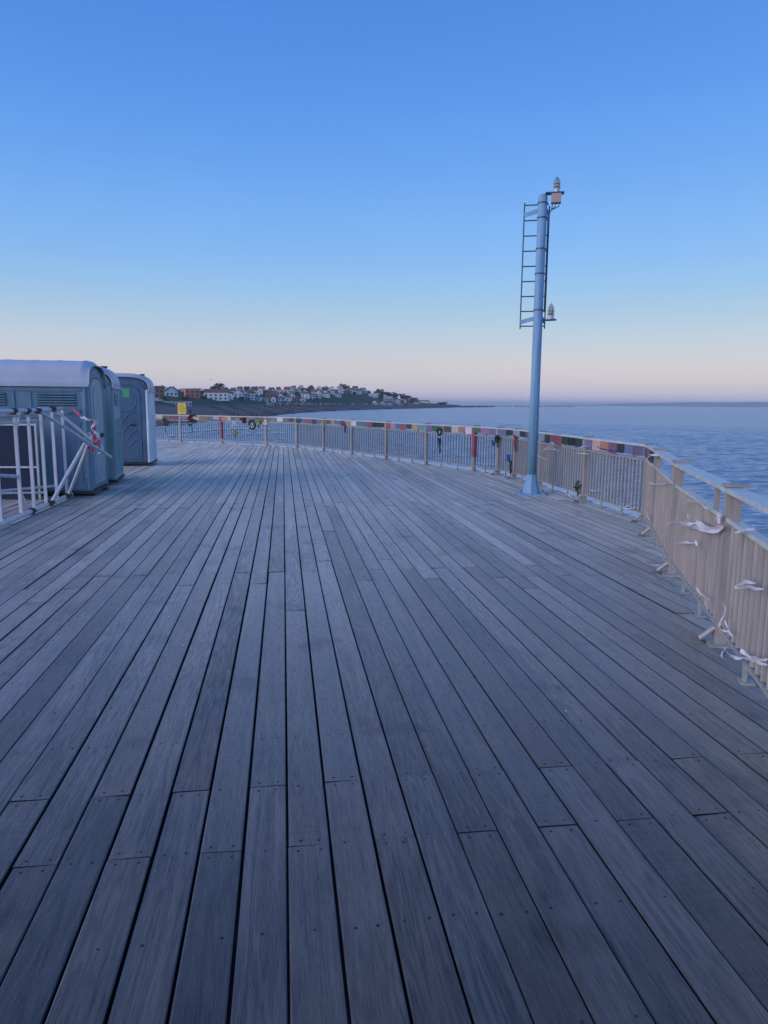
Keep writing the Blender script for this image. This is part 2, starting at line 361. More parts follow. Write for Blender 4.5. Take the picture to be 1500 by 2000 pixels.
# --- land: ranges from the camera along each direction (photo column -> azimuth)
T_PX = [-500, -200, 0, 200, 310, 360, 440, 520, 600, 670, 700, 745, 790, 820, 870, 930, 975]
T_RW = [70, 90, 112, 152, 193, 218, 268, 340, 487, 630, 697, 800, 920, 998, 1261, 1650, 1900]        # waterline
T_RB = [210, 240, 280, 340, 400, 445, 520, 600, 700, 825, 880, 965, 1055, 1120, 1330, 1690, 1915]     # top of the beach
T_SY = [770, 768, 764, 762, 761, 763, 765, 765, 763, 761, 765, 773, 782, 786.5, 789.5, 793.5, 795]     # ridge, photo row
def hdir(px):
    d = ray(px, 788); d = d[:2]/np.hypot(d[0], d[1]); return d
def yh(px): return 788 + (px-750)*0.0087
def land(px):
    rw, rb, sy = (np.interp(px, T_PX, t) for t in (T_RW, T_RB, T_SY))
    rr = rb+260
    zr = EYE + (yh(px)-sy)*rr/F_PX
    zr = max(zr, -2.0) if px < 900 else -3.2
    zb = -1.2 if px < 870 else np.interp(px, [870, 975], [-1.6, -3.6])
    R = [rw-14, rw, rw+(rb-rw)*.35, rw+(rb-rw)*.5, rb, rb+14, rb+60, rb+150, rb+260, rb+480, rb+900]
    Z = [SEA_Z-1.4, SEA_Z-.02, SEA_Z+(zb-SEA_Z)*.52, SEA_Z+(zb-SEA_Z)*.60, zb, max(zb, min(zb+1.2, zr)), zb+(zr-zb)*.38, zb+(zr-zb)*.78, zr, zr*0.9, -4 if px > 860 else 2]
    return R, Z
def land_at(px, ybase):
    R, Z = land(px); d = hdir(px)
    rs = np.linspace(R[3], R[8], 240); zs = np.interp(rs, R, Z); best = None
    ys = np.array([proj((d[0]*a, d[1]*a, z))[1] for a, z in zip(rs[::4], zs[::4])])
    k = int(np.argmin(np.abs(ys-ybase)))*4
    return np.array([d[0]*rs[k], d[1]*rs[k], zs[k]]), rs[k]
M_BEACH = ground_material('shingle', (0.115, 0.09, 0.08, 1), (0.175, 0.14, 0.125, 1), 0.12)
M_GRASS = ground_material('hill_grass', (0.050, 0.080, 0.038, 1), (0.085, 0.105, 0.052, 1), 0.03)
def build_land():
    pxs = list(range(-500, 976, 12))
    rows = [land(p) for p in pxs]
    for name, a, b, M in (('shingle_beach', 0, 5, M_BEACH), ('hillside', 5, 10, M_GRASS)):
        mb = MB(); sub_n = 3
        vs = []; cols = 0
        for p, (R, Z) in zip(pxs, rows):
            d = hdir(p); cols = 0
            for i in range(a, b):
                for s_ in range(sub_n):
                    t = s_/sub_n; r_ = R[i]+(R[i+1]-R[i])*t; z_ = Z[i]+(Z[i+1]-Z[i])*t
                    z_ += (0.12*math.sin(p*.07+i+s_*2) if name == 'shingle_beach' and i > 0 else 0.0)
                    vs.append((d[0]*r_, d[1]*r_, z_)); cols += 1
            vs.append((d[0]*R[b], d[1]*R[b], Z[b])); cols += 1
        fs = [(i*cols+j, i*cols+j+1, (i+1)*cols+j+1, (i+1)*cols+j)[::-1] for i in range(len(pxs)-1) for j in range(cols-1)]
        mb.add(vs, fs); tag(mb.build(name, M, smooth=True), kind='structure')
build_land()
# far headland across the bay
def build_headland():
    mb = MB(); vs = []; pxs = list(range(930, 1900, 15))
    for p in pxs:
        top = np.interp(p, [930, 980, 1100, 1200, 1290, 1400, 1500, 1700, 1900], [793, 790.5, 790, 789, 786.6, 785.6, 786.5, 786, 789]) + 0.5*math.sin(p*.05)
        d = hdir(p); r = 13000
        z = EYE + (yh(p)-0.3-top)*r/F_PX
        for rr, zz in ((r, SEA_Z-1), (r+60, SEA_Z+max(2, z*.5)), (r+500, max(-2, z)), (r+2500, max(-3, z*.7)), (r+3000, SEA_Z-2)): vs.append((d[0]*rr, d[1]*rr, zz))
    fs = [(i*5+j, i*5+j+1, (i+1)*5+j+1, (i+1)*5+j)[::-1] for i in range(len(pxs)-1) for j in range(4)]
    mb.add(vs, fs); tag(mb.build('headland', M_GRASS, smooth=True), kind='structure')
build_headland()

# --- pier deck
FP = [(-9.2, 33.0), (-7.5, 31.85), (-5.8, 30.7), (-4.1, 29.55), (-2.38, 28.35), (-0.64, 26.95), (0.47, 25.75), (1.33, 23.98), (2.12, 22.27), (2.94, 20.39), (3.73, 18.45),
      (4.55, 16.69), (4.88, 15.8), (5.0, 14.95), (5.02, 13.44), (4.96, 11.2), (4.94, 9.13), (4.49, 8.06), (3.67, 6.2), (2.92, 4.28), (2.16, 2.35), (1.38, 0.45)]
FP = [np.array(p) for p in FP]
def inward(i):
    a, b = FP[i], FP[i+1]; d = (b-a)/np.hypot(*(b-a)); nrm = np.array([d[1], -d[0]])
    mid = (a+b)/2
    return nrm if nrm@(np.array([-2, 12])-mid) > 0 else -nrm
def offset_line(off):        # positive = outwards
    out = []
    for i, p in enumerate(FP):
        n1 = inward(max(i-1, 0)); n2 = inward(min(i, len(FP)-2)); nn = n1+n2; nn = nn/np.hypot(*nn); out.append(p - nn*off/max(0.6, nn@n1))
    return out
EDGE = offset_line(0.13)
_top = int(np.argmax([p[0] for p in EDGE]))
UPX = [p[0] for p in EDGE[:_top+1]]; UPY = [p[1] for p in EDGE[:_top+1]]
LOX = [p[0] for p in EDGE[_top:]][::-1] ; LOY = [p[1] for p in EDGE[_top:]][::-1]
LOX = [LOX[0]-1.85] + LOX; LOY = [LOY[0]-4.7] + LOY
def yup(x): return float(np.interp(x, UPX, UPY))
def ylow(x): return max(-4.0, float(np.interp(x, LOX, LOY)))
deck = tag(empty('pier_deck'), kind='structure')
PITCH_X, X0, TH = 0.1587, -0.004, 0.045
JOIST0, JS = 2.40, 0.43
planks = []
for k in range(-57, 33):
    xa, xb = X0+PITCH_X*k, X0+PITCH_X*(k+1)
    if xa > max(UPX)-0.06: continue
    gm = 1.0 if -7 <= k <= 2 else (0.62 if k < -7 else 0.48)
    g = gm*random.uniform(0.0028, 0.0066); g2 = gm*random.uniform(0.0028, 0.0066)
    if -6 <= k <= 1: g2 += 0.0015
    xa += g; xb = min(xb-g2, max(UPX)-0.002)
    ns = [-20, -9, 0, 9, 20, 31, 42, 53, 64]
    js = []
    for q in ns:
        y = JOIST0 + JS*(q + (k % 2))
        if q not in (0,) and random.random() < 0.16: y += JS*random.choice([-4, -2, 2, 5])
        js.append(y)
    lo = (ylow(xa), ylow(xb)); hi = (yup(xa), yup(xb))
    cuts = [y for y in js if max(lo)+0.35 < y < min(hi)-0.35]
    ends = [lo] + [(c, c) for c in cuts] + [hi]
    for s in range(len(ends)-1):
        a0, a1 = ends[s]; b0, b1 = ends[s+1]; e = 0.0022
        if s > 0: a0 += e; a1 += e
        if s < len(ends)-2: b0 -= e; b1 -= e
        tw = random.gauss(0, 0.0015)
        planks.append(dict(xa=xa, xb=xb, a=(a0, a1), b=(b0, b1), z=random.gauss(0, 0.0013), tw=tw, tilt=random.gauss(0, 0.0012), r=random.random()*0.98+0.01))
def plank_area(p):
    tot = 0; ym, yM = (p['a'][0]+p['a'][1])/2, (p['b'][0]+p['b'][1])/2
    yy = np.linspace(ym, yM, 8); xm = (p['xa']+p['xb'])/2
    for y in (yy[:-1]+yy[1:])/2:
        if y < 0.9: continue
        u, v = proj((xm, y, 0))
        if 0 <= u <= 1500 and v <= 2000: tot += (yM-ym)/7*PITCH_X*EYE/(xm*xm+y*y)**1.5
    return tot
planks.sort(key=plank_area, reverse=True)
def plank_geo(mb, p, ox=0.0, oy=0.0):
    c = 0.004; xa, xb = p['xa'], p['xb']; tl = p['tilt']; zt = p['z']; vs = []
    prof = [(xa, -TH), (xa, zt-c-tl), (xa+c, zt-tl), (xb-c, zt+tl), (xb, zt-c+tl), (xb, -TH)]
    for e in (p['a'], p['b']):
        for x, z in prof:
            t = (x-xa)/(xb-xa); y = e[0]+(e[1]-e[0])*t
            vs.append((x-ox+(p['tw'] if e is p['b'] else 0), y-oy, z))
    fs = [(k_, (k_+1) % 6, 6+(k_+1) % 6, 6+k_) for k_ in range(6)] + [(5, 4, 3, 2, 1, 0), (6, 7, 8, 9, 10, 11)]
    mb.add(vs, fs, p['r'])
M_PSIDE = mat('plank_side', (0.034, 0.027, 0.022), 0.9, 0, 0.3, 30, spec=0.2)
def dark_sides(o):
    o.data.materials.append(M_PSIDE)
    o.data.polygons.foreach_set('material_index', [1 if i % 8 in (0, 4, 5, 6, 7) else 0 for i in range(len(o.data.polygons))])
    return o
for p in planks[:300]:
    ox, oy = (p['xa']+p['xb'])/2, (p['a'][0]+p['b'][0])/2
    mb = MB(); plank_geo(mb, p, ox, oy); dark_sides(mb.build('plank', M_WOOD, deck, loc=(ox, oy, 0)))
mb = MB()
for p in planks[300:]: plank_geo(mb, p)
tag(dark_sides(mb.build('distant_planks', M_WOOD, deck)), kind='stuff')
mb = MB()
for p in planks:
    y0, y1 = max(p['a']), min(p['b']); w = p['xb']-p['xa']
    q0 = math.ceil((y0-JOIST0)/JS); q1 = math.floor((y1-JOIST0)/JS)
    spots = [(y0+0.028, 2), (y1-0.028, 2)] + [(JOIST0+JS*q+random.gauss(0, .008), random.choice([1, 1, 2, 0])) for q in range(q0, q1+1) if y0+.15 < JOIST0+JS*q < y1-.15]
    for y, n in spots:
        if y > 13 or y < 0.8: continue
        xs = [0.24, 0.76] if n == 2 else ([random.choice([0.25, 0.5, 0.75])] if n == 1 else [])
        for t in xs:
            x = p['xa']+w*(t+random.gauss(0, .025)); rr = random.uniform(0.0042, 0.0062); z = p['z']+p['tilt']*(2*t-1)
            vs = [(x+rr*math.cos(a*math.pi/3.5), y+random.gauss(0, .0005)+rr*math.sin(a*math.pi/3.5), z+0.0007) for a in range(7)] + [(x+rr*1.1*math.cos(a*math.pi/3.5), y+rr*1.1*math.sin(a*math.pi/3.5), z-0.001) for a in range(7)]
            mb.add(vs, [tuple(range(7))] + [(b+7, (b+1) % 7+7, (b+1) % 7, b) for b in range(7)])
tag(mb.build('screw_heads', M_SCREW, deck), kind='stuff')
for q in range(-14, 72):                                   # joists under the planks
    y = JOIST0+JS*q
    xr = 5.0
    xs = [x for x in np.arange(-9.0, 5.1, 0.1) if ylow(x)+.1 < y < yup(x)-.1]
    if len(xs) < 3: continue
    MB().box(((xs[0]+xs[-1])/2, 0, -TH-0.171), (xs[-1]-xs[0], 0.055, 0.34)).build('joist', M_JOIST, deck, loc=(0, y, 0))
mb = MB()
for px_, py_, r_ in ((885, 1152, .010), (358, 1262, .008), (330, 1205, .008), (1105, 1390, .006), (845, 1010, .010)):
    q = ground(px_, py_, 0.0); n_ = 9
    vs = [(q[0]+r_*random.uniform(.4, 1.1)*math.cos(k*2*math.pi/n_), q[1]+r_*random.uniform(.4, 1.4)*math.sin(k*2*math.pi/n_), 0.0055) for k in range(n_)]+[(q[0], q[1], 0.0075)]
    mb.add(vs, [(k, (k+1) % n_, n_) for k in range(n_)])
tag(mb.build('bird_droppings', M_FOAM, deck), kind='stuff')
inner, outer = offset_line(0.135), offset_line(0.52)
for i in range(len(FP)-1):                                 # pale edge beam outside the railing
    a, b, c, d = inner[i], inner[i+1], outer[i+1], outer[i]
    mb = MB(); vs = [(*p, z) for z in (-0.30, 0.012) for p in (a, b, c, d)]
    mb.add(vs, [(3, 2, 1, 0), (4, 5, 6, 7), (0, 1, 5, 4), (1, 2, 6, 5), (2, 3, 7, 6), (3, 0, 4, 7)]); mb.build('edge_beam', M_LEDGE, deck)
for p in offset_line(-0.6)[::2]:
    MB().tube((0, 0, -9), (0, 0, -TH-.15), 0.22, n=12).build('pile', M_PILE, deck, loc=(p[0], p[1], 0))

# ================================================================== railing
rail = thing('pier_railing', 'long brown-grey metal railing with upright bars around the curved deck edge', 'railing')
_b = MB(); _o = [(0.0088*math.cos(a), 0.0190*math.sin(a)) for a in np.linspace(0, 2*math.pi, 9)[:8]]
_b.add([(x, y, z) for z in (0.138, 0.848) for x, y in _o], [(k, (k+1) % 8, 8+(k+1) % 8, 8+k) for k in range(8)]); BAL = _b.mesh('baluster', M_RAIL)
POST_H = 1.055
post_me = MB().box((0, 0, POST_H/2+.006), (0.085, 0.070, POST_H-.012)).mesh('post', M_RAIL)
plate_me = MB().box((0, 0, 0.0075), (0.19, 0.17, 0.015)).mesh('foot_plate', M_FOOT)
N_BAY = len(FP)-1
hidden_bal = MB()
wrapped = {4: 'red', 11: 'red'}
for i, p in enumerate(FP):
    ia, ib = max(i-1, 0), min(i, N_BAY-1)
    nrm = inward(ia)+inward(ib); nrm /= np.hypot(*nrm); rz = math.atan2(nrm[1], nrm[0])-math.pi/2
    po = link('post', post_me, rail, (p[0], p[1], 0), rz)
    link('foot_plate', plate_me, rail, (p[0], p[1], 0), rz)
    out = -nrm
    c = p + out*0.03
    MB().box((0, 0, 0), (0.092, 0.17, 0.018)).build('post_cap', M_RAIL, rail, loc=(c[0], c[1], 1.088), rz=rz)
    if 12 <= i < 20:
        a = p+nrm*0.035; b = p+nrm*0.128
        MB().tube((a[0], a[1], 0.115), (b[0], b[1], 0.030), 0.018, n=10).build('strut', M_FOOT, rail, smooth=False)
        MB().box((0, 0, 0.008), (0.065, 0.065, 0.014)).box((0, 0.005, 0.02), (0.035, 0.04, 0.014)).build('strut_foot', M_FOOTD, rail, loc=(b[0]+nrm[0]*.01, b[1]+nrm[1]*.01, 0.001), rz=rz)
for i in range(N_BAY):
    a, b = FP[i], FP[i+1]; L = float(np.hypot(*(b-a))); d = (b-a)/L; nrm = inward(i); rz = math.atan2(d[1], d[0])
    A, B = a+d*0.044, b-d*0.044
    def P(q, z): return (q[0], q[1], z)
    MB().bar(P(a+d*.004, 1.062), P(b-d*.004, 1.062), 0.115, 0.028).build('handrail', M_CAP, rail)
    MB().bar(P(A, 0.862), P(B, 0.862), 0.055, 0.03).build('mid_rail', M_CAP if i >= 16 else M_RAIL, rail)
    for s in (-1, 1):
        q = nrm*0.020*s
        MB().bar(P(A+q, 0.128), P(B+q, 0.128), 0.012, 0.024).build('bottom_rail', M_FOOT if i >= 16 else M_RAIL, rail)
    nb = max(2, int(round((L-.088)/0.112))-1)
    for k in range(1, nb+1):
        q = A+(B-A)*k/(nb+1)
        if i in (0, 1, 20): hidden_bal.box((q[0], q[1], 0.487), (0.014, 0.026, 0.70), rz)
        else: link('baluster', BAL, rail, (q[0], q[1], 0), rz)
    ts = [0.085, 0.80] if L > 1.5 else [0.5]
    for t in ts:
        q = a+(b-a)*t
        MB().box((0, 0, 0.9625), (0.05, 0.032, 0.169)).build('spacer', M_RAIL, rail, loc=(q[0], q[1], 0), rz=rz)
    for t in ([0.34, 0.68] if L > 1.5 else [0.5]):
        q = a+(b-a)*t+nrm*0.01
        MB().box((0, 0, 0.056), (0.04, 0.02, 0.112)).box((0, 0.015, 0.006), (0.09, 0.08, 0.011)).build('stub_foot', M_FOOT if i > 9 else M_RAIL, rail, loc=(q[0], q[1], 0.001), rz=rz)
tag(hidden_bal.build('outlying_balusters', M_RAIL, rail), kind='stuff')

def on_rail(px, py, off=0.05):
    d = ray(px, py); best = None
    for i in range(N_BAY):
        a, b = FP[i], FP[i+1]; n = inward(i); den = d[:2]@n
        if abs(den) < 1e-6: continue
        t = ((a+n*off)@n)/den
        if t <= 0.5: continue
        q = d*t; s = (q[:2]-a)@(b-a)/((b-a)@(b-a))
        if -0.06 <= s <= 1.06 and (best is None or t < best[0]): best = (t, q+np.array([0, 0, EYE]), i, n)
    return best[1], best[2], best[3]

# red wraps on two posts, signs
for i, cover, lab in ((4, (0.20, 1.03), 'red fabric wrapped around a railing post beside the salmon patchwork banner'), (11, (0.34, 1.03), 'faded red fabric wrapped around the railing post by the green banner square')):
    p = FP[i]; nrm = inward(i-1)+inward(i); nrm /= np.hypot(*nrm); rz = math.atan2(nrm[1], nrm[0])-math.pi/2
    mb = MB()
    z = cover[0]
    while z < cover[1]:
        mb.box((0, 0, z+.03), (0.097+random.uniform(0, .008), 0.082+random.uniform(0, .008), 0.062), random.uniform(-.03, .03)); z += 0.058
    tag(mb.build('post_wrap', M_RED if i == 4 else mat('faded_red_wrap', (0.36, 0.10, 0.11), 0.75), loc=(p[0], p[1], 0), rz=rz), lab, 'fabric wrap')
p = FP[3]; n3 = inward(3)
sgn = thing('warning_sign', 'square yellow notice fixed above the railing on a post', 'sign', (p[0]+n3[0]*.05+.12, p[1]+n3[1]*.05, 0.85), math.atan2(n3[1], n3[0])-math.pi/2+math.pi)
MB().box((0, 0, 0.48), (0.44, 0.012, 0.44)).build('panel', M_SIGNY, sgn)
MB().box((-.12, 0.015, 0.20), (0.03, 0.02, 0.60)).build('bracket', M_FOOT, sgn)
mb = MB()
for k in range(5): mb.box((random.uniform(-.03, .03), -0.0075, 0.60-.06*k), (random.uniform(.22, .34), 0.003, 0.018))
mb.build('printed_lines', mat('sign_print', (0.30, 0.22, 0.04), 0.6), sgn)
p = FP[5]; n5 = inward(4)+inward(5); n5 /= np.hypot(*n5)
sgn = thing('notice_board', 'small white notice with red border on a railing post', 'sign', (p[0]+n5[0]*.045, p[1]+n5[1]*.045, 0.0), math.atan2(n5[1], n5[0])-math.pi/2+math.pi)
MB().box((0, 0, 0.87), (0.21, 0.008, 0.23)).build('panel', M_RED, sgn)
MB().box((0, -0.006, 0.875), (0.17, 0.004, 0.18)).build('white_face', M_SIGNW, sgn)
MB().box((0, -0.009, 0.88), (0.05, 0.003, 0.05)).box((0, -0.009, 0.83), (0.10, 0.003, 0.012)).build('printed_mark', M_CLAMP, sgn)

# patchwork banners: one per bay, made of squares
CLR = dict(crimson=(.42, .03, .09), pink=(.62, .20, .28), cream=(.62, .52, .36), khaki=(.22, .19, .09), mauve=(.30, .20, .32), tan=(.35, .22, .12), lavender=(.38, .33, .55), salmon=(.72, .17, .13),
           grey=(.20, .20, .22), brown=(.15, .09, .07), white=(.72, .66, .66), navy=(.04, .05, .18), slate=(.14, .17, .28), green=(.05, .22, .08), dkgreen=(.025, .07, .045), orange=(.62, .17, .04),
           amber=(.55, .33, .06), teal=(.03, .26, .28), red=(.52, .05, .06), blue=(.07, .16, .46), sky=(.08, .32, .60), yellow=(.60, .44, .05), turquoise=(.06, .40, .42), violet=(.20, .13, .38),
           magenta=(.45, .10, .34), purple=(.16, .09, .25), mint=(.26, .42, .33), peach=(.72, .36, .26), plum=(.26, .05, .20), black=(.02, .03, .03))
CM = {}
def cmat(c):
    g_ = sum(CLR[c])/3; cc = tuple((v*.50+g_*.50)*1.0 for v in CLR[c])
    if c not in CM: CM[c] = mat('knit_'+c, cc, 0.85, 0, 0.25, 60, 0.4, 150)
    return CM[c]
NICE = dict(dkgreen='dark green', sky='bright blue')
BAN = {3: ['pink', 'crimson', 'crimson', 'cream', 'khaki', 'crimson'][2:], 2: ['white', 'crimson', 'cream', 'khaki', 'crimson'],
       4: ['salmon', 'cream', 'khaki', 'tan', 'red', 'mauve', 'mauve', 'khaki', 'khaki'], 5: ['grey', 'tan', 'white', 'grey', 'brown'], 6: ['navy', 'slate', 'crimson', 'navy', 'slate'],
       7: ['khaki', 'green', 'salmon', 'slate', 'brown', 'amber'], 8: ['white', 'teal', 'slate', 'crimson', 'dkgreen', 'dkgreen'], 9: ['red', 'pink', 'blue', 'red', 'navy', 'yellow', 'turquoise'],
       10: ['violet', 'green', 'grey', 'brown', 'cream', 'orange', 'white'], 11: ['green', 'magenta', 'violet'], 12: ['violet', 'dkgreen'], 13: ['mint', 'dkgreen', 'purple', 'dkgreen'],
       14: ['sky', 'dkgreen', 'crimson', 'red', 'dkgreen', 'black', 'dkgreen'], 15: ['violet', 'peach', 'orange', 'plum', 'dkgreen', 'blue', 'purple'], 16: ['brown', 'plum', 'dkgreen']}
BAN[3] = ['mauve', 'pink', 'cream', 'tan', 'grey', 'lavender']
for i, cols in BAN.items():
    a, b = FP[i], FP[i+1]; L = float(np.hypot(*(b-a))); d = (b-a)/L; nrm = inward(i); rz = math.atan2(d[1], d[0])
    o = a + nrm*0.048
    seen = []
    for c in cols:
        w_ = NICE.get(c, c)
        if w_ not in seen: seen.append(w_)
    bn = thing('patchwork_banner', 'row of %s knitted squares along the railing top' % ' and '.join([', '.join(seen[:4])] + seen[4:5]), 'banner', (o[0], o[1], 0.90), rz, 'knitted banners along the railing')
    span = L-0.10; wl_ = [random.uniform(.8, 1.2) for _ in cols]; tot = sum(wl_); x = 0.05
    for c, w_ in zip(cols, wl_):
        wd = span*w_/tot; hh = random.uniform(0.115, 0.160); z1 = 0.150+random.uniform(-.006, .004); nseg = 4
        mb = MB(); vs = []
        for s_, yy in ((0, 0.0), (1, 0.007)):
            for u in range(nseg+1):
                xx = x+0.006+(wd-.012)*u/nseg; sag = 0.008*math.sin(math.pi*u/nseg)
                for zz in (z1-hh-sag*random.uniform(.3, 1.3), z1):
                    bul = 0.006*math.sin(u*2.1+x*9)
                    vs.append((xx, (yy+bul) if nrm@np.array([-d[1], d[0]]) > 0 else -(yy+bul), zz))
        n2 = (nseg+1)*2
        fs = []
        for u in range(nseg):
            fs += [(2*u, 2*u+2, 2*u+3, 2*u+1), (n2+2*u, n2+2*u+1, n2+2*u+3, n2+2*u+2), (2*u, n2+2*u, n2+2*u+2, 2*u+2), (2*u+1, 2*u+3, n2+2*u+3, n2+2*u+1)]
        fs += [(0, 1, n2+1, n2), (2*nseg, n2+2*nseg, n2+2*nseg+1, 2*nseg+1)]
        mb.add(vs, fs); mb.build('square', cmat(c), bn); x += wd

# ribbons
def ribbon(paths, label, w=0.020, floor=False, M=None, off=0.055):
    mb = MB(); base = None
    for pth in paths:
        pts = []
        for px, py in pth:
            q = ground(px, py, 0.012) if floor else on_rail(px, py, off+random.uniform(0, .012))[0]
            pts.append(Vector(q))
        fine = []
        for u in range(len(pts)-1):
            p0, p1, p2, p3 = pts[max(u-1, 0)], pts[u], pts[u+1], pts[min(u+2, len(pts)-1)]
            for s_ in range(7):
                t = s_/7; q = 0.5*((2*p1)+(p2-p0)*t+(2*p0-5*p1+4*p2-p3)*t*t+(3*p1-p0-3*p2+p3)*t**3)
                if not floor: q = q+Vector((0, 0, -0.006*math.sin(math.pi*t)))
                fine.append(q+Vector((random.gauss(0, .0012), random.gauss(0, .0012), abs(random.gauss(0, .0012)))))
        fine.append(pts[-1]); n = len(fine); tws = random.random()*6
        vs = []
        for u, q in enumerate(fine):
            dd = (fine[min(u+1, n-1)]-fine[max(u-1, 0)]).normalized(); ax = Vector((0, 0, 1)) if not floor else Vector((0, 1, 0.3))
            if abs(dd.dot(ax)) > .9: ax = Vector((1, 0, 0))
            x = dd.cross(ax).normalized(); y = dd.cross(x).normalized(); tw = 0.8*math.sin(tws+u*.30)
            e = (y*math.cos(tw)+x*math.sin(tw))*w*0.66*(0.8+0.2*math.sin(u*.6+tws))*min(1.0, .35+.3*min(u, n-1-u)); nn = dd.cross(e).normalized()*0.0012
            vs += [q-e+nn, q+e+nn, q+e-nn, q-e-nn]
        fs = [(4*u+k, 4*u+(k+1) % 4, 4*u+4+(k+1) % 4, 4*u+4+k) for u in range(n-1) for k in range(4)] + [(3, 2, 1, 0), tuple(4*(n-1)+k for k in range(4))]
        mb.add(vs, fs)
    o = Vector(mb.v[0]); mb.v = [(v[0]-o.x, v[1]-o.y, v[2]-o.z) for v in mb.v]
    return tag(mb.build('ribbon', M or M_RIBBON, loc=o), label, 'ribbon', 'ribbons tied to the railing')
RG = [
 ([[(1328, 1022), (1345, 1024), (1362, 1021), (1385, 1031), (1412, 1030)], [(1330, 1025), (1362, 1030), (1383, 1037), (1410, 1032)], [(1360, 1016), (1366, 1024)]], 'broad torn white ribbon stretched across the bars, the widest on the railing', 0.030),
 ([[(1316, 1060), (1340, 1059), (1360, 1060)], [(1358, 1056), (1363, 1066)]], 'short straight white ribbon tied low across the railing bars under the broad torn one', 0.016),
 ([[(1438, 1143), (1458, 1136), (1476, 1139)], [(1438, 1148), (1462, 1146), (1492, 1151)], [(1439, 1142), (1437, 1150)]], 'doubled white ribbon tied around the middle of the railing bars', 0.016),
 ([[(1413, 1178), (1417, 1192), (1409, 1210), (1405, 1226), (1424, 1234), (1431, 1242)], [(1416, 1212), (1425, 1232)]], 'looped white ribbon hanging beside the strutted railing foot', 0.011),
 ([[(1448, 1268), (1458, 1279), (1478, 1286), (1499, 1288)], [(1452, 1284), (1475, 1290), (1499, 1299)], [(1420, 1273), (1432, 1283), (1452, 1285)]], 'tangled white ribbon bunched around the foot of the railing bars', 0.018),
 ([[(1360, 1148), (1374, 1163), (1387, 1171)], [(1378, 1172), (1382, 1192)]], 'white ribbon knotted on the bottom rail above two small feet', 0.010),
 ([[(1262, 897), (1272, 890), (1290, 889)], [(1290, 894), (1301, 886)], [(1266, 888), (1284, 887)]], 'white ribbon bow tied around the corner post where the banners end', 0.016),
 ([[(1268, 942), (1284, 946), (1310, 943)], [(1270, 945), (1300, 945)]], 'pale ribbon tied flat around the bars below the corner bow', 0.012),
 ([[(1335, 985), (1345, 977), (1365, 982), (1382, 994)]], 'curling white ribbon hanging in an arc from the middle rail', 0.010),
 ([[(1400, 1003), (1406, 1014), (1402, 1019)], [(1408, 1006), (1398, 1016)]], 'scrunched white ribbon knot beside a railing spacer', 0.022),
 ([[(1300, 1026), (1311, 1020), (1340, 1018), (1343, 1004)]], 'thin white ribbon with a blown end flying off the broad torn one', 0.007),
 ([[(1436, 1040), (1458, 1034), (1474, 1031)]], 'white ribbon tied around the base of an upper spacer', 0.014),
 ([[(1260, 1002), (1270, 1016)], [(1257, 1012), (1272, 1003)], [(1265, 1000), (1266, 1020)], [(1264, 985), (1268, 979)]], 'star-shaped pale ribbon tangle at the foot of the corner post', 0.010),
 ([[(1127, 886), (1134, 873), (1150, 871)], [(1126, 884), (1152, 887)]], 'white ribbon looped around the post between the black and violet squares', 0.009),
 ([[(1060, 881), (1074, 872), (1092, 882)], [(1062, 876), (1086, 878)]], 'white ribbon tied across the bars just beyond the blue pole', 0.010),
 ([[(1050, 889), (1060, 894), (1072, 899)]], 'thin white ribbon below the one just beyond the blue pole', 0.008),
 ([[(1097, 954), (1106, 963), (1117, 972)], [(1100, 960), (1112, 958), (1120, 962)]], 'white ribbon trailing at the foot of the bars by the small flower bunch', 0.010),
 ([[(1212, 986), (1222, 993), (1246, 990)], [(1214, 992), (1230, 986)]], 'pale ribbon tied around a stub foot beneath the violet and orange banner', 0.010),
 ([[(1153, 957), (1163, 959), (1174, 957)]], 'pale ribbon low on the bars beneath the peach square', 0.009)]
for paths, lab, w in RG: ribbon(paths, lab, w)
ribbon([[(1165, 872), (1180, 877), (1198, 880), (1214, 881)], [(1170, 875), (1205, 882)]], 'navy blue ribbon strung beneath the orange square', 0.012, M=M_NAVYR)
ribbon([[(1255, 1095), (1270, 1103), (1294, 1103), (1312, 1093)]], 'white ribbon trailing over the deck planks from the railing', 0.009, floor=True)
ribbon([[(1411, 1286), (1410, 1276), (1422, 1262)]], 'short white ribbon scrap curled on the planks near the strut foot', 0.010, floor=True)
ribbon([[(1186, 1003), (1194, 1006), (1201, 1001)]], 'tiny white ribbon scrap lying on the planks below the banner', 0.010, floor=True)

# flowers, wreaths and cloths tied to the railing
def bouquet(px, py, col, label, size=0.10, stem=0.25, leaf=True, cat='bouquet'):
    q, i, n = on_rail(px, py, 0.09)
    t = thing('bouquet', label, cat, (q[0], q[1], q[2]), math.atan2(n[1], n[0]))
    mb = MB()
    for _ in range(11):
        mb.blob((random.gauss(0, size*.25), random.gauss(0, size*.55), random.gauss(0, size*.55)), size*random.uniform(.28, .42))
    mb.build('flower_head', mat('petals', col, 0.75, 0, 0.3, 30, island=0.3), t)
    if leaf:
        mb = MB()
        for _ in range(6): mb.blob((-.01, random.gauss(0, size*.6), -size*.5+random.gauss(0, size*.4)), size*.28)
        mb.build('foliage', M_LEAFD, t)
    if stem:
        mb = MB()
        for _ in range(4): mb.tube((0, random.gauss(0, .012), -size*.4), (-.02, random.gauss(0, .025), -size-stem*random.uniform(.7, 1)), 0.006, n=5)
        mb.build('stem', M_STEM, t)
    return t
bouquet(322, 824, (.16, .06, .09), 'dark wilted bouquet hanging head up beside the portable toilets', .12, .38)
bouquet(374, 819, (.15, .03, .045), 'large dark red bouquet hanging on the railing beside the yellow sign', .17, .40)
bouquet(460, 829, (.72, .70, .74), 'white flower bunch tied high on the bars near the green wreath', .11, .0, False)
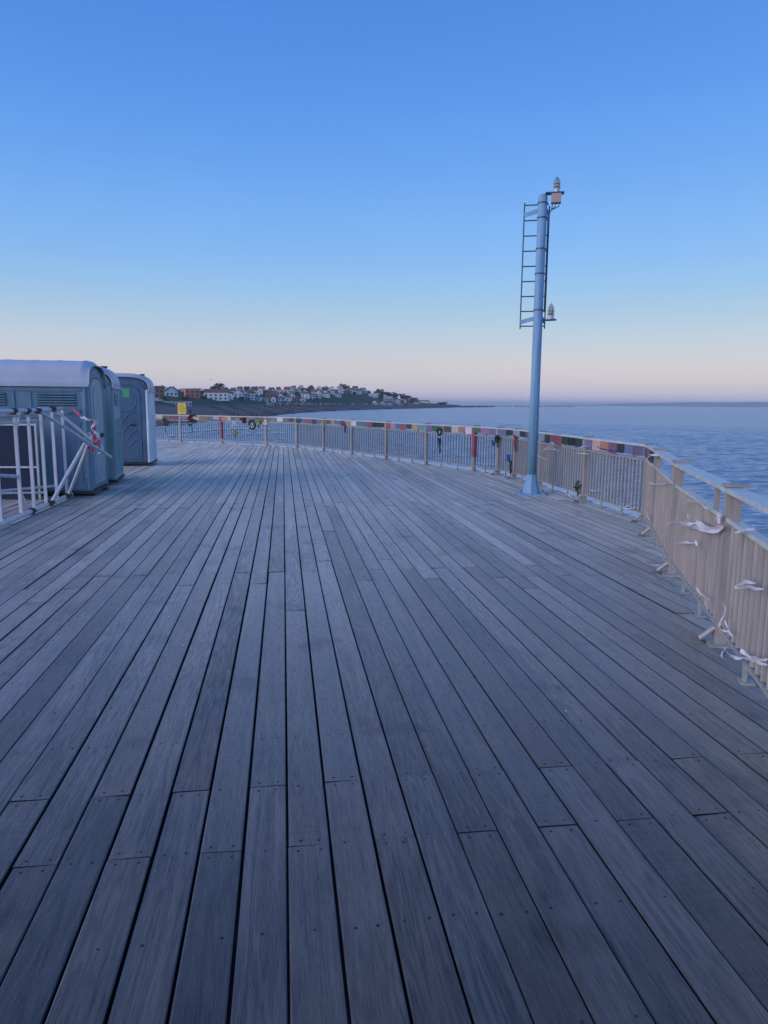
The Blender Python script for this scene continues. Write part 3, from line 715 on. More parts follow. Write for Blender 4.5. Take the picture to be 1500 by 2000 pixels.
bouquet(459, 844, (.50, .46, .10), 'yellow flower bunch hanging under the white one', .10, .15)
bouquet(477, 821, (.15, .02, .035), 'dark red heart-shaped flower tribute between white bunch and wreath', .12, .0, False)
bouquet(505, 825, (.48, .42, .10), 'yellow flower bunch between the wreath and the white notice', .09, .12)
bouquet(971, 858, (.03, .05, .04), 'small dark withered flower bunch on the corner post', .09, .10)
bouquet(1128, 949, (.10, .07, .05), 'small brown dried bunch tucked at the foot of a railing post', .07, .12)
bouquet(963, 866, (.06, .10, .40), 'small blue flower bunch tied beside the corner post', .055, .0, False)
def wreath(px, py, r, label, white):
    q, i, n = on_rail(px, py, 0.08)
    t = thing('wreath', label, 'wreath', tuple(q), math.atan2(n[1], n[0]))
    mb = MB()
    for k in range(26):
        a = 2*math.pi*k/26; mb.blob((random.gauss(0, .01), r*math.cos(a), r*math.sin(a)), r*.27, 5, .35)
    mb.build('leaf_ring', M_LEAFD, t)
    mb = MB()
    for k in range(white):
        a = random.uniform(-2.6, -.4); mb.blob((.035, r*.9*math.cos(a), r*.8*math.sin(a)), r*.2, 5, .3)
    mb.build('white_flowers', M_WHITE, t)
    return t
wreath(492, 829, .15, 'round green leaf wreath with white flowers between yellow and dark red bunches', 6)
t = wreath(858, 843, .085, 'small green wreath with a dark cloth hanging below it', 3)
def cloth(px, py0, py1, w0, w1, M, label, cat, lean=0.0):
    q0, i, n = on_rail(px, py0, 0.075); q1 = on_rail(px+lean, py1, 0.075)[0]
    d = (FP[i+1]-FP[i]); d = d/np.hypot(*d); t = thing('hanging_cloth', label, cat, tuple(q0))
    mb = MB(); nseg = 7; vs = []
    for s_ in range(nseg+1):
        u = s_/nseg; c = q0*(1-u)+q1*u-q0; w = w0+(w1-w0)*u
        for e in (-1, -.3, .3, 1):
            for k in (0, 1):
                f = n*(0.02*math.sin(e*4+u*5)+.008*k); vs.append((c[0]+d[0]*w*e/2+f[0], c[1]+d[1]*w*e/2+f[1], c[2]))
    fs = []
    for s_ in range(nseg):
        for e in range(3):
            for k in (0, 1):
                a = s_*8+e*2+k; fs.append((a, a+2, a+10, a+8))
    for s_ in range(nseg): fs += [(s_*8, s_*8+8, s_*8+9, s_*8+1), (s_*8+6, s_*8+7, s_*8+15, s_*8+14)]
    mb.add(vs, fs); mb.build('fabric', M, t, smooth=True); return t
cloth(858, 856, 886, .12, .04, mat('dark_cloth', (.02, .025, .05), .8), 'dark tapering cloth hanging under the small wreath', 'cloth', 2)
cloth(672, 826, 846, .17, .01, mat('plum_cloth', (.16, .04, .20), .8), 'purple pointed pennant hanging from the railing', 'pennant', 3)
cloth(992, 888, 900, .16, .14, mat('blue_cloth', (.03, .09, .42), .7), 'bright blue cloth tied around the bars by the double post', 'cloth', 0)
cloth(996, 899, 926, .08, .05, mat('dusk_green_cloth', (.02, .05, .06), .8), 'long dark green cloth hanging beneath the blue one', 'cloth', 2)
cloth(1005, 850, 882, .10, .07, mat('red_scarf', (.36, .03, .06), .8), 'dark red scarf knotted to the bars beside the blue pole', 'scarf', 2)

# ================================================================== pole with ladder and beacons
PX, PY = 4.425, 12.27
t = thing('navigation_pole', 'tall pale blue pole with side ladder and two caged lamps by the railing', 'pole', (PX, PY, 0), -math.atan2(PX, PY))
MB().box((0, 0, 0.012), (0.52, 0.44, 0.024)).build('base_plate', M_POLE, t)
mb = MB()
for sx in (-.21, .21):
    for sy in (-.17, .17): mb.lathe([(0.022, 0.024), (0.022, 0.045), (0.012, 0.046), (0.012, 0.07)], (sx, sy, 0), 6)
mb.build('anchor_bolts', M_FOOT, t)
def octo(r0, z0, r1, z1):
    m_ = MB(); m_.lathe([(r0, z0), (r1, z1)], n=8); return m_
octo(0.150, 0.024, 0.092, 0.36).build('flared_base', M_POLE, t)
MB().lathe([(0.086, 0.34), (0.081, 2.0), (0.078, 5.10), (0.058, 5.135), (0.0, 5.14)], n=28).build('shaft', M_POLE, t, smooth=False)
for f in t.children[-1].data.polygons: f.use_smooth = len(f.vertices) == 4
for z in (5.0, 4.76, 4.25, 3.84, 3.23): MB().lathe([(0.080, z-.014), (0.087, z-.012), (0.087, z+.012), (0.080, z+.014)], n=24).build('band', M_LADDER, t)
LX0, LX1, LY = -0.305, 0.118, 0.135
for x in (LX0, LX1):
    MB().bar((x, LY, 2.93), (x, LY, 5.05 if x < 0 else 4.98), 0.022, 0.045, (0, 1, 0)).build('ladder_stile', M_LADDER, t)
for k in range(9):
    z = 2.975+0.2545*k
    MB().tube((LX0+.011, LY, z), (LX1-.011, LY, z), 0.011, n=8).build('ladder_rung', M_LADDER, t)
for z in (4.88, 3.08):
    for x in (LX0, LX1):
        MB().bar((x, LY-.02, z-.04), (0.0 if x < 0 else .05, 0.06, z+.035), 0.012, 0.07).build('ladder_bracket', M_POLE, t)
def beacon(x, z, y, s):
    b = MB().lathe([(0.075*s, z), (0.075*s, z+.02*s), (0.055*s, z+.035*s), (0.055*s, z+.07*s)], (x, y, 0), 16).build('beacon_base', M_GALV, t)
    MB().lathe([(0.046*s, z+.0705*s), (0.048*s, z+.13*s), (0.042*s, z+.20*s), (0.026*s, z+.235*s), (0.0, z+.25*s)], (x, y, 0), 16).build('lens', M_LENS, b, smooth=True)
    mb = MB()
    for k in range(6):
        a = k*math.pi/3; c, s_ = math.cos(a), math.sin(a)
        mb.path([(x+.058*s*c, y+.058*s*s_, z+.06*s), (x+.058*s*c, y+.058*s*s_, z+.19*s), (x+.036*s*c, y+.036*s*s_, z+.255*s), (x+.004*c, y+.004*s_, z+.275*s)], 0.0045*s, 5)
    for zz in (.10, .155):
        ring = [(x+.058*s*math.cos(k*math.pi/8), y+.058*s*math.sin(k*math.pi/8), z+zz*s) for k in range(17)]; mb.path(ring, 0.0045*s, 5)
    mb.tube((x, y, z+.27*s), (x, y, z+.31*s), 0.004, n=5)
    mb.build('lamp_cage', M_BRASS, b)
MB().box((0.195, 0, 5.150), (0.31, 0.16, 0.014)).build('lamp_shelf', M_LADDER, t)
MB().box((0.222, -.01, 5.062), (0.165, 0.12, 0.150)).build('junction_box', M_BOX, t)
beacon(0.225, 5.157, 0, 0.88)
mb = MB()
for k, x in enumerate((0.165, 0.215, 0.275)):
    mb.path([(x, -.02, 4.985), (x-.005, -.02, 4.93), (0.15, -.01, 4.88), (0.095, 0, 4.80), (0.098, 0.02, 4.5), (0.098, 0.02+.012*k, 3.2)], 0.008, 6)
mb.build('cable', M_CLAMP, t)
MB().lathe([(0.0, 3.055), (0.105, 3.056), (0.105, 3.068), (0.0, 3.07)], (0.215, 0, 0), 18).build('lamp_shelf', M_LADDER, t)
MB().bar((0.08, 0, 3.06), (0.215, 0, 3.06), 0.03, 0.03).build('shelf_arm', M_LADDER, t)
beacon(0.215, 3.070, 0, 0.92)

# ================================================================== portable toilets
def arch(w, z0, ze, zt, n=14, p=2.6):
    """Outline: straight sides from z0 to ze, then a flattened arch to zt. Counter-clockwise from lower left."""
    pts = [(-w/2, z0), (w/2, z0)]
    for k in range(n+1):
        a = math.pi*k/n; c, s_ = math.cos(a), math.sin(a)
        pts.append((w/2*math.copysign(abs(c)**(2/p), c), ze+(zt-ze)*abs(s_)**(2/p)))
    return pts
def toilet(name, label, loc, rz, W, D, mw, md, mside, handle_side=-1, sticker=False, vents=True, pale_panel=False, back=.14):
    t = thing(name, label, 'portable toilet', loc, rz, None)
    ZE, ZT = 1.80, 2.20
    MB().box((0, D/2, 0.075), (W+.05, D+.05, 0.05)).box((-W*.36, D/2, 0.026), (0.12, D+.02, 0.05)).box((W*.36, D/2, 0.026), (0.12, D+.02, 0.05)).build('skid_base', M_DARKP, t)
    # front and back walls
    MB().prism(arch(W-.02, 0.10, ZE, ZT-.01), 0.02, 0.06).build('front_wall', mw, t)
    MB().prism(arch(W-.02, 0.10, ZE, ZT-.01), D-.06, D-.02).build('back_wall', mw, t)
    for s in (-1, 1):
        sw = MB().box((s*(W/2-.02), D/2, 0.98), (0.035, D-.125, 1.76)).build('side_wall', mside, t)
        for y in (0.04, D-.04):
            MB().lathe([(0.05, 0.10), (0.052, 0.5), (0.05, 1.86), (0.03, 1.885)], (s*(W/2-.035), y, 0), 14).build('corner_post', mw if mside is not M_PALE else mside, t, smooth=False)
        x = s*(W/2-.001)
        # moulded panels on the side: vents at the top, recessed panel below
        nv = 2 if D > 1.5 else 1; span = (D-.30)
        for v in range(nv):
            cy = D/2 if nv == 1 else (D/2-span*.31 if v == 0 else D/2+span*.31)
            wv = span*.62 if nv == 1 else span*.34
            if vents:
                MB().box((x+s*.000, cy, 1.62), (0.006, wv, 0.22)).build('vent_recess', M_DARKP, t)
                for k in range(5):
                    MB().bar((x+s*.010, cy-wv/2, 1.535+.043*k), (x+s*.010, cy+wv/2, 1.535+.043*k), 0.022, 0.018, (s*.8, 0, .6)).build('vent_slat', mside, t)
        mb = MB()
        mb.box((x+s*.004, D/2, 1.775), (0.022, D-.16, 0.03)).box((x+s*.004, D/2, 0.16), (0.022, D-.16, 0.06))
        if nv == 2:
            for cy in (D/2-.13, D/2+.13): mb.box((x+s*.004, cy, 1.60), (0.02, 0.03, 0.30))
            n_ = 12
            for k in range(n_):                           # drooping moulded line
                u0, u1 = k/n_, (k+1)/n_; zf = lambda u: 1.43-.10*math.sin(math.pi*u)
                mb.bar((x+s*.004, .12+(D-.24)*u0, zf(u0)), (x+s*.004, .12+(D-.24)*u1, zf(u1)), 0.02, 0.022)
        for k in range(5 if nv == 2 else 4):              # upright ribs
            yy = .16+(D-.32)*k/(4 if nv == 2 else 3); mb.box((x+s*.003, yy, 0.72), (0.016, 0.05, 1.06))
        if nv == 1: mb.bar((x+s*.006, .12, 1.02), (x+s*.006, D-.12, 1.02), 0.02, 0.016)
        mb.build('side_moulding', mside, t)
        mb = MB()
        for zz in (0.35, 0.75, 1.15, 1.55, 1.72):
            mb.box((x+s*.004, .075, zz), (0.02, 0.014, 0.014)).box((x+s*.004, D-.075, zz), (0.02, 0.014, 0.014))
        mb.build('rivets', M_GALV, t)
    # door
    dw = W*.66
    fr = MB()
    outer_, inner_ = arch(W-.10, 0.12, 1.74, 2.12), arch(dw+.03, 0.155, 1.70, 2.0)
    nn = len(outer_); vs = [(x, 0.0, z) for x, z in outer_]+[(x, 0.0, z) for x, z in inner_]+[(x, .021, z) for x, z in outer_]+[(x, .021, z) for x, z in inner_]
    fs = []
    for k in range(nn):
        j = (k+1) % nn; fs += [(k, j, nn+j, nn+k), (2*nn+k, 3*nn+k, 3*nn+j, 2*nn+j), (k, 2*nn+k, 2*nn+j, j), (nn+k, nn+j, 3*nn+j, 3*nn+k)]
    fr.add(vs, fs); fr.build('door_frame', mw, t)
    dr = MB().prism(arch(dw, 0.17, 1.69, 1.98), -0.006, 0.0195).build('door', md, t)
    if pale_panel:
        MB().prism(arch(dw*.62, 1.12, 1.60, 1.86), -.013, -.0065).build('upper_panel', md, dr)
        MB().prism(arch(dw*.66, 0.62, .96, 1.08), -.013, -.0065).build('middle_panel', md, dr)
        MB().prism(arch(dw*.72, 0.24, .46, .56), -.013, -.0065).build('lower_panel', md, dr)
        MB().box((0, -.012, .215), (dw*.6, .012, .02)).build('kick_strip', M_GALV, dr)
    else:
        for k, (x0, z0, x1, z1) in enumerate(((-.16, .98, .24, 1.36), (-.08, .82, .26, 1.12), (0.02, .66, .27, .88), (.08, .50, .27, .66))):
            mb = MB(); pts = []
            for u in range(9):
                a = u/8; pts.append((x0+(x1-x0)*a, -.008, z0+(z1-z0)*(1-(1-a)**1.7)))
            mb.path(pts, 0.012, 6); mb.build('door_swoosh', md, dr)
        ring = [(.02+.26*math.cos(a), -.008, 1.60+.24*math.sin(a)) for a in np.linspace(-2.4, .9, 14)]
        MB().path(ring, 0.010, 6).build('door_roundel', md, dr)
    MB().box((handle_side*dw*.30, -.022, 1.36 if not pale_panel else 1.0), (.15, .035, .07)).build('latch', M_DARKP, dr)
    MB().box((-handle_side*dw*.24, -.020, 1.02), (.12, .03, .035)).build('pull_handle', M_DARKP, dr)
    if sticker: MB().box((.05, -.0095, 1.80), (.165, .005, .21)).box((.05, -.0125, 1.865), (.10, .002, .02)).build('green_sticker', M_STICK, dr)
    # roof: flattened vault with ribs, rounded at both ends
    mb = MB(); ys = [-.045, -.035, .0, .06]+[.06+(D-.12)*k/48 for k in range(1, 48)]+[D-.06, D, D+.035, D+.045]; n = 20; rows = []
    for yy in ys:
        ef, eb = yy+.045, D+.045-yy; k = min(1, max(.45, ef/.10))**.5*min(1, eb/back)**.5
        rib = 0.008*max(0, math.cos(2*math.pi*(yy-.1)/(D/ (5 if D > 1.5 else 3))))**8 if .1 < yy < D-.1 else 0
        zt = ZE+.05+(ZT+.075+rib-ZE-.05)*(0.5+.5*k); ze = ZE+.05; w = W+.035+.02*k
        rows.append([(w/2*math.copysign(abs(math.cos(a))**(2/3.0), math.cos(a)), yy, ze+(zt-ze)*abs(math.sin(a))**(2/3.0)) for a in np.linspace(0, math.pi, n)])
    vs = [q for r_ in rows for q in r_]; vs2 = [(q[0]*.97, q[1], q[2]-.018) for q in vs]; N_ = len(vs)
    fs = [(i*n+k, i*n+k+1, (i+1)*n+k+1, (i+1)*n+k) for i in range(len(ys)-1) for k in range(n-1)]
    fs += [tuple(N_+q for q in f[::-1]) for f in fs]
    for i in range(len(ys)-1):
        for k in (0, n-1): fs.append((i*n+k, (i+1)*n+k, N_+(i+1)*n+k, N_+i*n+k))
    for k in range(n-1):
        for i in (0, len(ys)-1): fs.append((i*n+k, i*n+k+1, N_+i*n+k+1, N_+i*n+k))
    mb.add(vs+vs2, fs); rf = mb.build('roof', M_ROOF, t, smooth=True)
    for s in (-1, 1): MB().box((s*(W/2+.026), D/2, ZE+.048), (0.03, D+.07, 0.036)).build('roof_lip', M_ROOF, rf)
    MB().lathe([(0.05, 0), (0.05, .09), (.065, .095), (.065, .12), (0, .125)], (W*.28, D-.14, ZT-.03), 10).build('vent_pipe', M_DARKP, rf)
    return t
toilet('portable_toilet', 'wide blue-grey portable toilet with white ribbed roof behind the white tube barrier', (-3.22, 13.08, 0), math.pi/2, 1.14, 2.05, M_PLUM, M_PLUM2, M_PLUM, 1, False, True, True, .5)
toilet('portable_toilet', 'narrow teal-grey portable toilet squeezed between the two other toilets', (-3.78, 14.20, 0), .09, 1.14, 1.08, M_TEAL, M_TEAL, M_TEAL)
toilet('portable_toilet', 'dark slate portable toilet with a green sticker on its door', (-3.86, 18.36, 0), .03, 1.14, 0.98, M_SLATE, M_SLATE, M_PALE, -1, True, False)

# ================================================================== white tube barrier
BX = -3.55
t = thing('tube_barrier', 'white tubular barrier with slanting braces in front of the wide portable toilet', 'barrier', (BX, 8.2, 0))
def L3(x, y, z): return (x-BX, y-8.2, z)
def tubep(name, p, q, r=0.024, M=None, n=12, par=None): return MB().tube(L3(*p), L3(*q), r, n=n).build(name, M or M_GALV, par or t, smooth=False)
YB0, YB1 = 7.2, 12.45
tubep('bottom_rail', (BX, YB0, .045), (BX, YB1+.08, .045), .030, M_WHITE)
tubep('top_rail', (BX, YB0, 1.46), (BX, 11.75, 1.46), .030, M_WHITE)
tubep('top_rail', (BX-.07, YB0, 1.40), (BX-.07, 11.2, 1.40), .024)
tubep('top_rail', (BX-.02, 11.2, 1.475), (BX-.02, 12.42, 1.475), .026, M_WHITE)
tubep('top_rail', (BX-.14, YB0, 1.30), (BX-.14, 11.4, 1.30), .020)
for y in (7.4, 8.0, 8.55, 9.05, 9.56, 10.28, 10.8, 11.33, 11.86, 12.40):
    MB().box((0, 0, 0.76), (0.042, 0.034, 1.38)).build('upright', M_WHITE, t, loc=L3(BX-.045, y, 0))
for y in (9.05, 10.28, 12.40):
    mb = MB(); mb.bar(L3(BX-.045, y+.04, .34), L3(BX-.045, y+.30, .07), .02, .03); mb.bar(L3(BX-.045, y+.04, 1.22), L3(BX-.045, y+.22, 1.45), .02, .03); mb.build('gusset', M_WHITE, t)
apex = at(188, 870, 11.72)
tA, tB = at(75, 807, 11.0), at(106, 806, 11.68)
tipA, tipB = at(217, 893, 11.80), at(197, 873, 11.72)
tubep('brace', (BX+.05, tA[1], 1.44), tipA, .026)
tubep('brace', (BX+.05, tB[1]+.02, 1.46), tipB, .024)
bA, bB = at(166, 866, 11.62), at(172, 869, 11.72)
tubep('brace', (BX+.05, 11.30, .08), bA, .028, M_WHITE)
tubep('brace', (BX+.05, 12.16, .08), bB, .026, M_WHITE)
for p in ((BX+.03, 11.30, .06), (BX+.03, 12.16, .06), (BX, 10.55, .045), (BX+.02, tA[1], 1.45), (BX+.02, tB[1], 1.47), (BX, 10.1, 1.455), (BX, 10.62, 1.45), tuple(apex)):
    c = L3(*p); MB().box(c, (.075, .085, .085), .3).box((c[0]+.045, c[1], c[2]+.01), (.03, .05, .05)).build('coupler', M_CLAMP, t)
tubep('lower_rail', at(-40, 963, 10.3), at(107, 949, 12.0), .022)
tubep('lower_rail', at(-30, 964, 11.6), at(92, 962, 11.75), .018)
tubep('lower_rail', at(-20, 928, 10.0), at(38, 931, 10.3), .026)
# framed dark board behind the barrier
t = thing('framed_infill', 'dark rectangular board in a thin pale frame standing behind the white barrier', 'infill', (-4.95, 12.18, 0), math.radians(-3))
MB().box((0, 0, .875), (1.98, .02, .66)).build('panel', M_DARKINFILL, t)  # flat dark sheet standing in for the dark area behind the barrier
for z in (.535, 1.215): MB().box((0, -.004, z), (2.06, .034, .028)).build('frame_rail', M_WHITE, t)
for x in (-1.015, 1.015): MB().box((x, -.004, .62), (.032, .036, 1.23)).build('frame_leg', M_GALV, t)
MB().box((0, 0.02, .27), (1.98, .02, .50)).build('lower_panel', M_DARKINFILL, t)
# red and white tape
tp = thing('barrier_tape', 'red and white hazard tape tangled around the barrier braces', 'tape', tuple(at(140, 800, 11.95)))
o = tp.location
def tape(pts, w, M, nm):
    mb = MB(); P = [Vector(at(*p))-o for p in pts]; fine = []
    for u in range(len(P)-1):
        for s_ in range(4): fine.append(P[u].lerp(P[u+1], s_/4)+Vector((random.gauss(0, .006), random.gauss(0, .006), random.gauss(0, .006))))
    fine.append(P[-1]); vs = []; n = len(fine); ph = random.random()*6
    for u, q in enumerate(fine):
        d = (fine[min(u+1, n-1)]-fine[max(u-1, 0)]).normalized(); x = d.cross(Vector((.3, 1, .2))).normalized(); y = d.cross(x); tw = .9*math.sin(u*.8+ph)
        e = (x*math.cos(tw)+y*math.sin(tw))*w; nn = d.cross(e).normalized()*.001; vs += [q-e+nn, q+e+nn, q+e-nn, q-e-nn]
    fs = [(4*u+k, 4*u+(k+1) % 4, 4*u+4+(k+1) % 4, 4*u+4+k) for u in range(n-1) for k in range(4)]
    mb.add(vs, fs); mb.build(nm, M, tp)
YT = 11.7
tape([(138, 797, 12.3), (150, 806, 12.1), (160, 815, 11.9)], .022, M_TAPE, 'red_strip')
tape([(158, 813, 11.95), (170, 819, 11.8), (186, 823, YT), (190, 828, YT)], .018, M_RIBBON, 'white_strip')
tape([(180, 822, YT), (188, 845, YT), (183, 860, YT), (190, 872, YT)], .026, M_TAPE, 'red_strip')
tape([(190, 822, YT-.03), (178, 835, YT-.03), (190, 848, YT-.03), (192, 870, YT-.03), (197, 882, YT-.03)], .022, M_RIBBON, 'white_strip')
tape([(172, 845, YT), (180, 850, YT), (175, 856, YT), (188, 862, YT)], .020, M_RIBBON, 'white_strip')
tape([(186, 852, YT-.05), (193, 862, YT-.05), (186, 878, YT-.05), (178, 880, YT-.05), (172, 872, YT-.05)], .022, M_TAPE, 'red_strip')
tape([(192, 885, YT), (200, 880, YT), (198, 868, YT), (190, 858, YT)], .020, M_RIBBON, 'white_strip')

# ================================================================== the town on the far shore
WALLC = dict(white=(.80, .80, .80), cream=(.74, .64, .52), brick=(.38, .17, .12), terracotta=(.60, .24, .15), pale=(.60, .65, .70), brown=(.24, .13, .10), pink=(.72, .54, .50), grey=(.36, .37, .38))
ROOFC = dict(dark=(.10, .09, .09), brown=(.19, .10, .075), red=(.33, .11, .075), slate=(.15, .155, .17), pale=(.50, .50, .50))
WM = {k: mat('render_'+k, v, .85, 0, .08, .5) for k, v in WALLC.items()}
RM = {k: mat('roof_'+k, v, .8, 0, .2, .8) for k, v in ROOFC.items()}
M_PANE = mat('window_glass', (.03, .035, .045), .15)
def house(px, yb, wpx, hpx, wall, roof, style, label, rpx=3.5, rot=None):
    P, r = land_at(px, yb); k = r/F_PX; W, H, RH = wpx*k, hpx*k, rpx*k; D = max(6.0, W*.6)
    rz = -math.atan2(P[0], P[1]) + (random.uniform(-.3, .3) if rot is None else rot)
    t = thing('house', label, 'house', (P[0], P[1], P[2]-.8), rz, 'houses on the far shore')
    H += .8
    if style == 'gable':                                   # gable end towards the camera
        MB().prism([(-W/2, 0), (W/2, 0), (W/2, H), (0, H+RH), (-W/2, H)], -D/2, D/2).build('wall', WM[wall], t)
        for s in (-1, 1):
            MB().prism([(s*(W/2+.35), H-.25), (s*(W/2+.35), H+.0), (0, H+RH+.38), (0, H+RH+.06)], -D/2-.3, D/2+.3).build('roof', RM[roof], t)
    elif style == 'flat':
        MB().box((0, 0, H/2), (W, D, H)).build('wall', WM[wall], t)
        MB().box((0, 0, H+.12), (W+.4, D+.4, .24)).build('roof', RM[roof], t)
    else:                                                  # ridge across the view
        MB().box((0, 0, H/2), (W, D, H)).build('wall', WM[wall], t)
        MB().prism([(-D/2-.4, H+.02), (D/2+.4, H+.02), (0, H+RH)], -W/2-.3, W/2+.3, 'x').build('roof', RM[roof], t)
    if style != 'flat':
        MB().box((W*.3, D*.1, H+RH*.6), (.7, .7, RH*.9+.8)).build('chimney', WM['brick'], t)
    nwin = max(1, min(5, int(W/2.6))); nfl = 2 if H > 4.6 else 1
    for f in range(nfl):
        for c in range(nwin):
            x = -W/2+W*(c+.5)/nwin; z = H*(.30 if nfl == 2 and f == 0 else .70 if nfl == 2 else .55)
            MB().box((x, -D/2-.02, z), (min(1.5, W/nwin*.5), .10, 1.25)).build('window', M_PANE, t)
    return t
HS = [
 (313, 777, 16, 17, 'brown', 'dark', 'ridge', 'dark brick house with pale lit panes beside the last toilet', 4),
 (334, 773, 22, 8, 'white', 'dark', 'gable', 'white house with a long sloping bright gable near the brick block', 8),
 (375, 776, 26, 15, 'terracotta', 'red', 'flat', 'square terracotta brick block with flat roof above the beach', 0),
 (424, 781, 44, 13, 'white', 'brown', 'ridge', 'long white hall with dark brown pitched roof', 7),
 (450, 779, 10, 7, 'white', 'slate', 'gable', 'small white gabled house next to the long white hall', 4),
 (466, 777, 17, 9, 'pale', 'slate', 'gable', 'pale blue house with a broad gable above the beach', 6),
 (479, 778, 12, 10, 'white', 'slate', 'gable', 'bright white gabled house beside the pale blue one', 4),
 (491, 780, 13, 11, 'pale', 'slate', 'flat', 'pale flat-roofed villa beside the bright white gable', 0),
 (509, 774, 9, 12, 'white', 'brown', 'gable', 'tall narrow white house under dark trees', 4),
 (531, 783, 22, 14, 'brown', 'brown', 'gable', 'large dark brown gabled house with one white gable above', 6),
 (532, 769, 6, 6, 'white', 'brown', 'gable', 'small white gable peeping over the large brown house', 3),
 (549, 782, 12, 9, 'pale', 'slate', 'gable', 'pale gabled house between the brown house and cream villa', 4),
 (568, 781, 15, 9, 'cream', 'brown', 'gable', 'cream villa with brown roof above the shore', 5),
 (597, 778, 14, 8, 'white', 'brown', 'ridge', 'white twin house with brown roof at the grass edge', 4),
 (611, 779, 12, 7, 'pale', 'slate', 'ridge', 'pale low house beside the twin white house', 3),
 (622, 777, 10, 10, 'white', 'brown', 'gable', 'white house with steep pointed gable above the green slope', 5),
 (637, 776, 14, 6, 'white', 'slate', 'ridge', 'low white terrace beside the steep pointed gable', 3),
 (660, 775, 12, 5, 'pale', 'slate', 'ridge', 'pale bungalow on top of the green slope', 3),
 (683, 768, 12, 6, 'pale', 'brown', 'ridge', 'pale house with brown roof near the hilltop trees', 4),
 (699, 768, 14, 5, 'white', 'slate', 'ridge', 'white ridge-roofed house below the hilltop', 3),
 (717, 764, 10, 5, 'white', 'dark', 'flat', 'white cube house on the skyline beside the evergreens', 0),
 (729, 776, 17, 7, 'white', 'pale', 'flat', 'wide white flat-roofed house below the evergreens', 0),
 (758, 785, 16, 7, 'pink', 'pale', 'ridge', 'pinkish white house below the dark evergreens', 3),
 (775, 787, 13, 5, 'pale', 'slate', 'ridge', 'pale low house in front of the evergreen belt', 3),
 (793, 788, 11, 5, 'white', 'slate', 'gable', 'white low gabled house near the end of the hill', 3),
 (829, 787, 18, 3.2, 'cream', 'brown', 'ridge', 'cream bungalow alone at the low end of the hill', 2),
]
for h_ in HS: house(*h_)
adj = {'white': 'white', 'cream': 'cream', 'brick': 'red brick', 'pale': 'pale grey', 'brown': 'dark brown', 'pink': 'pinkish', 'grey': 'grey'}
k = 0
for yb, x0, x1, stp in ((763, 440, 712, 15), (769, 455, 708, 13), (783, 505, 600, 14), (790, 735, 815, 13), (768, 340, 440, 24)):
    x = x0
    while x < x1:
        w = random.uniform(7, 12); wl_ = random.choice(['white', 'white', 'white', 'cream', 'pale', 'pale', 'brick', 'brown']); rf_ = random.choice(['brown', 'dark', 'red', 'slate']); st = random.choice(['gable', 'ridge', 'ridge'])
        where = {763: 'along the hill crest', 769: 'halfway up the hill', 783: 'just above the beach huts', 790: 'at the foot of the evergreen belt', 768: 'behind the brick block and white hall'}[yb]
        house(x+random.uniform(-3, 3), yb+random.uniform(-1.5, 1.5), w, random.uniform(3.5, 6.5), wl_, rf_, st,
              '%s %s house with %s roof %s' % (adj[wl_], 'gabled' if st == 'gable' else 'long-ridged', {'brown': 'brown', 'dark': 'blackish', 'red': 'red tiled', 'slate': 'slate'}[rf_], where), random.uniform(2.5, 4.5))
        x += stp
# long low pale shelter and a parked van by the beach
P, r = land_at(345, 792); kx = r/F_PX
t = thing('beach_shelter', 'long low pale building at the back of the beach behind the yellow sign', 'building', (P[0], P[1], P[2]-.4), -math.atan2(P[0], P[1]))
MB().box((0, 0, 1.3), (54*kx, 5, 2.6)).build('wall', WM['pale'], t); MB().box((0, 0, 2.72), (55.5*kx, 5.6, .22)).build('roof', RM['pale'], t)
for c in range(9): MB().box((-24*kx+c*6*kx, -2.55, 1.2), (1.3, .1, 1.6)).build('door', RM['slate'], t)
P, r = land_at(308, 784)
t = thing('parked_van', 'white van parked on the promenade below the dark brick house', 'van', (P[0], P[1], P[2]), -math.atan2(P[0], P[1])+.2)
MB().prism([(-2.6, .4), (2.5, .4), (2.5, 1.2), (1.7, 1.45), (1.25, 2.3), (-2.6, 2.35)], -.95, .95).build('body', M_WHITE, t)
MB().prism([(1.75, 1.4), (1.36, 2.1), (.6, 2.1), (.6, 1.4)], -.97, .97).build('window', M_PANE, t)
for x in (-1.7, 1.6):
    for y in (-.86, .86): MB().tube((x, y-.1, .36), (x, y+.1, .36), .36, n=14).build('wheel', M_CLAMP, t)
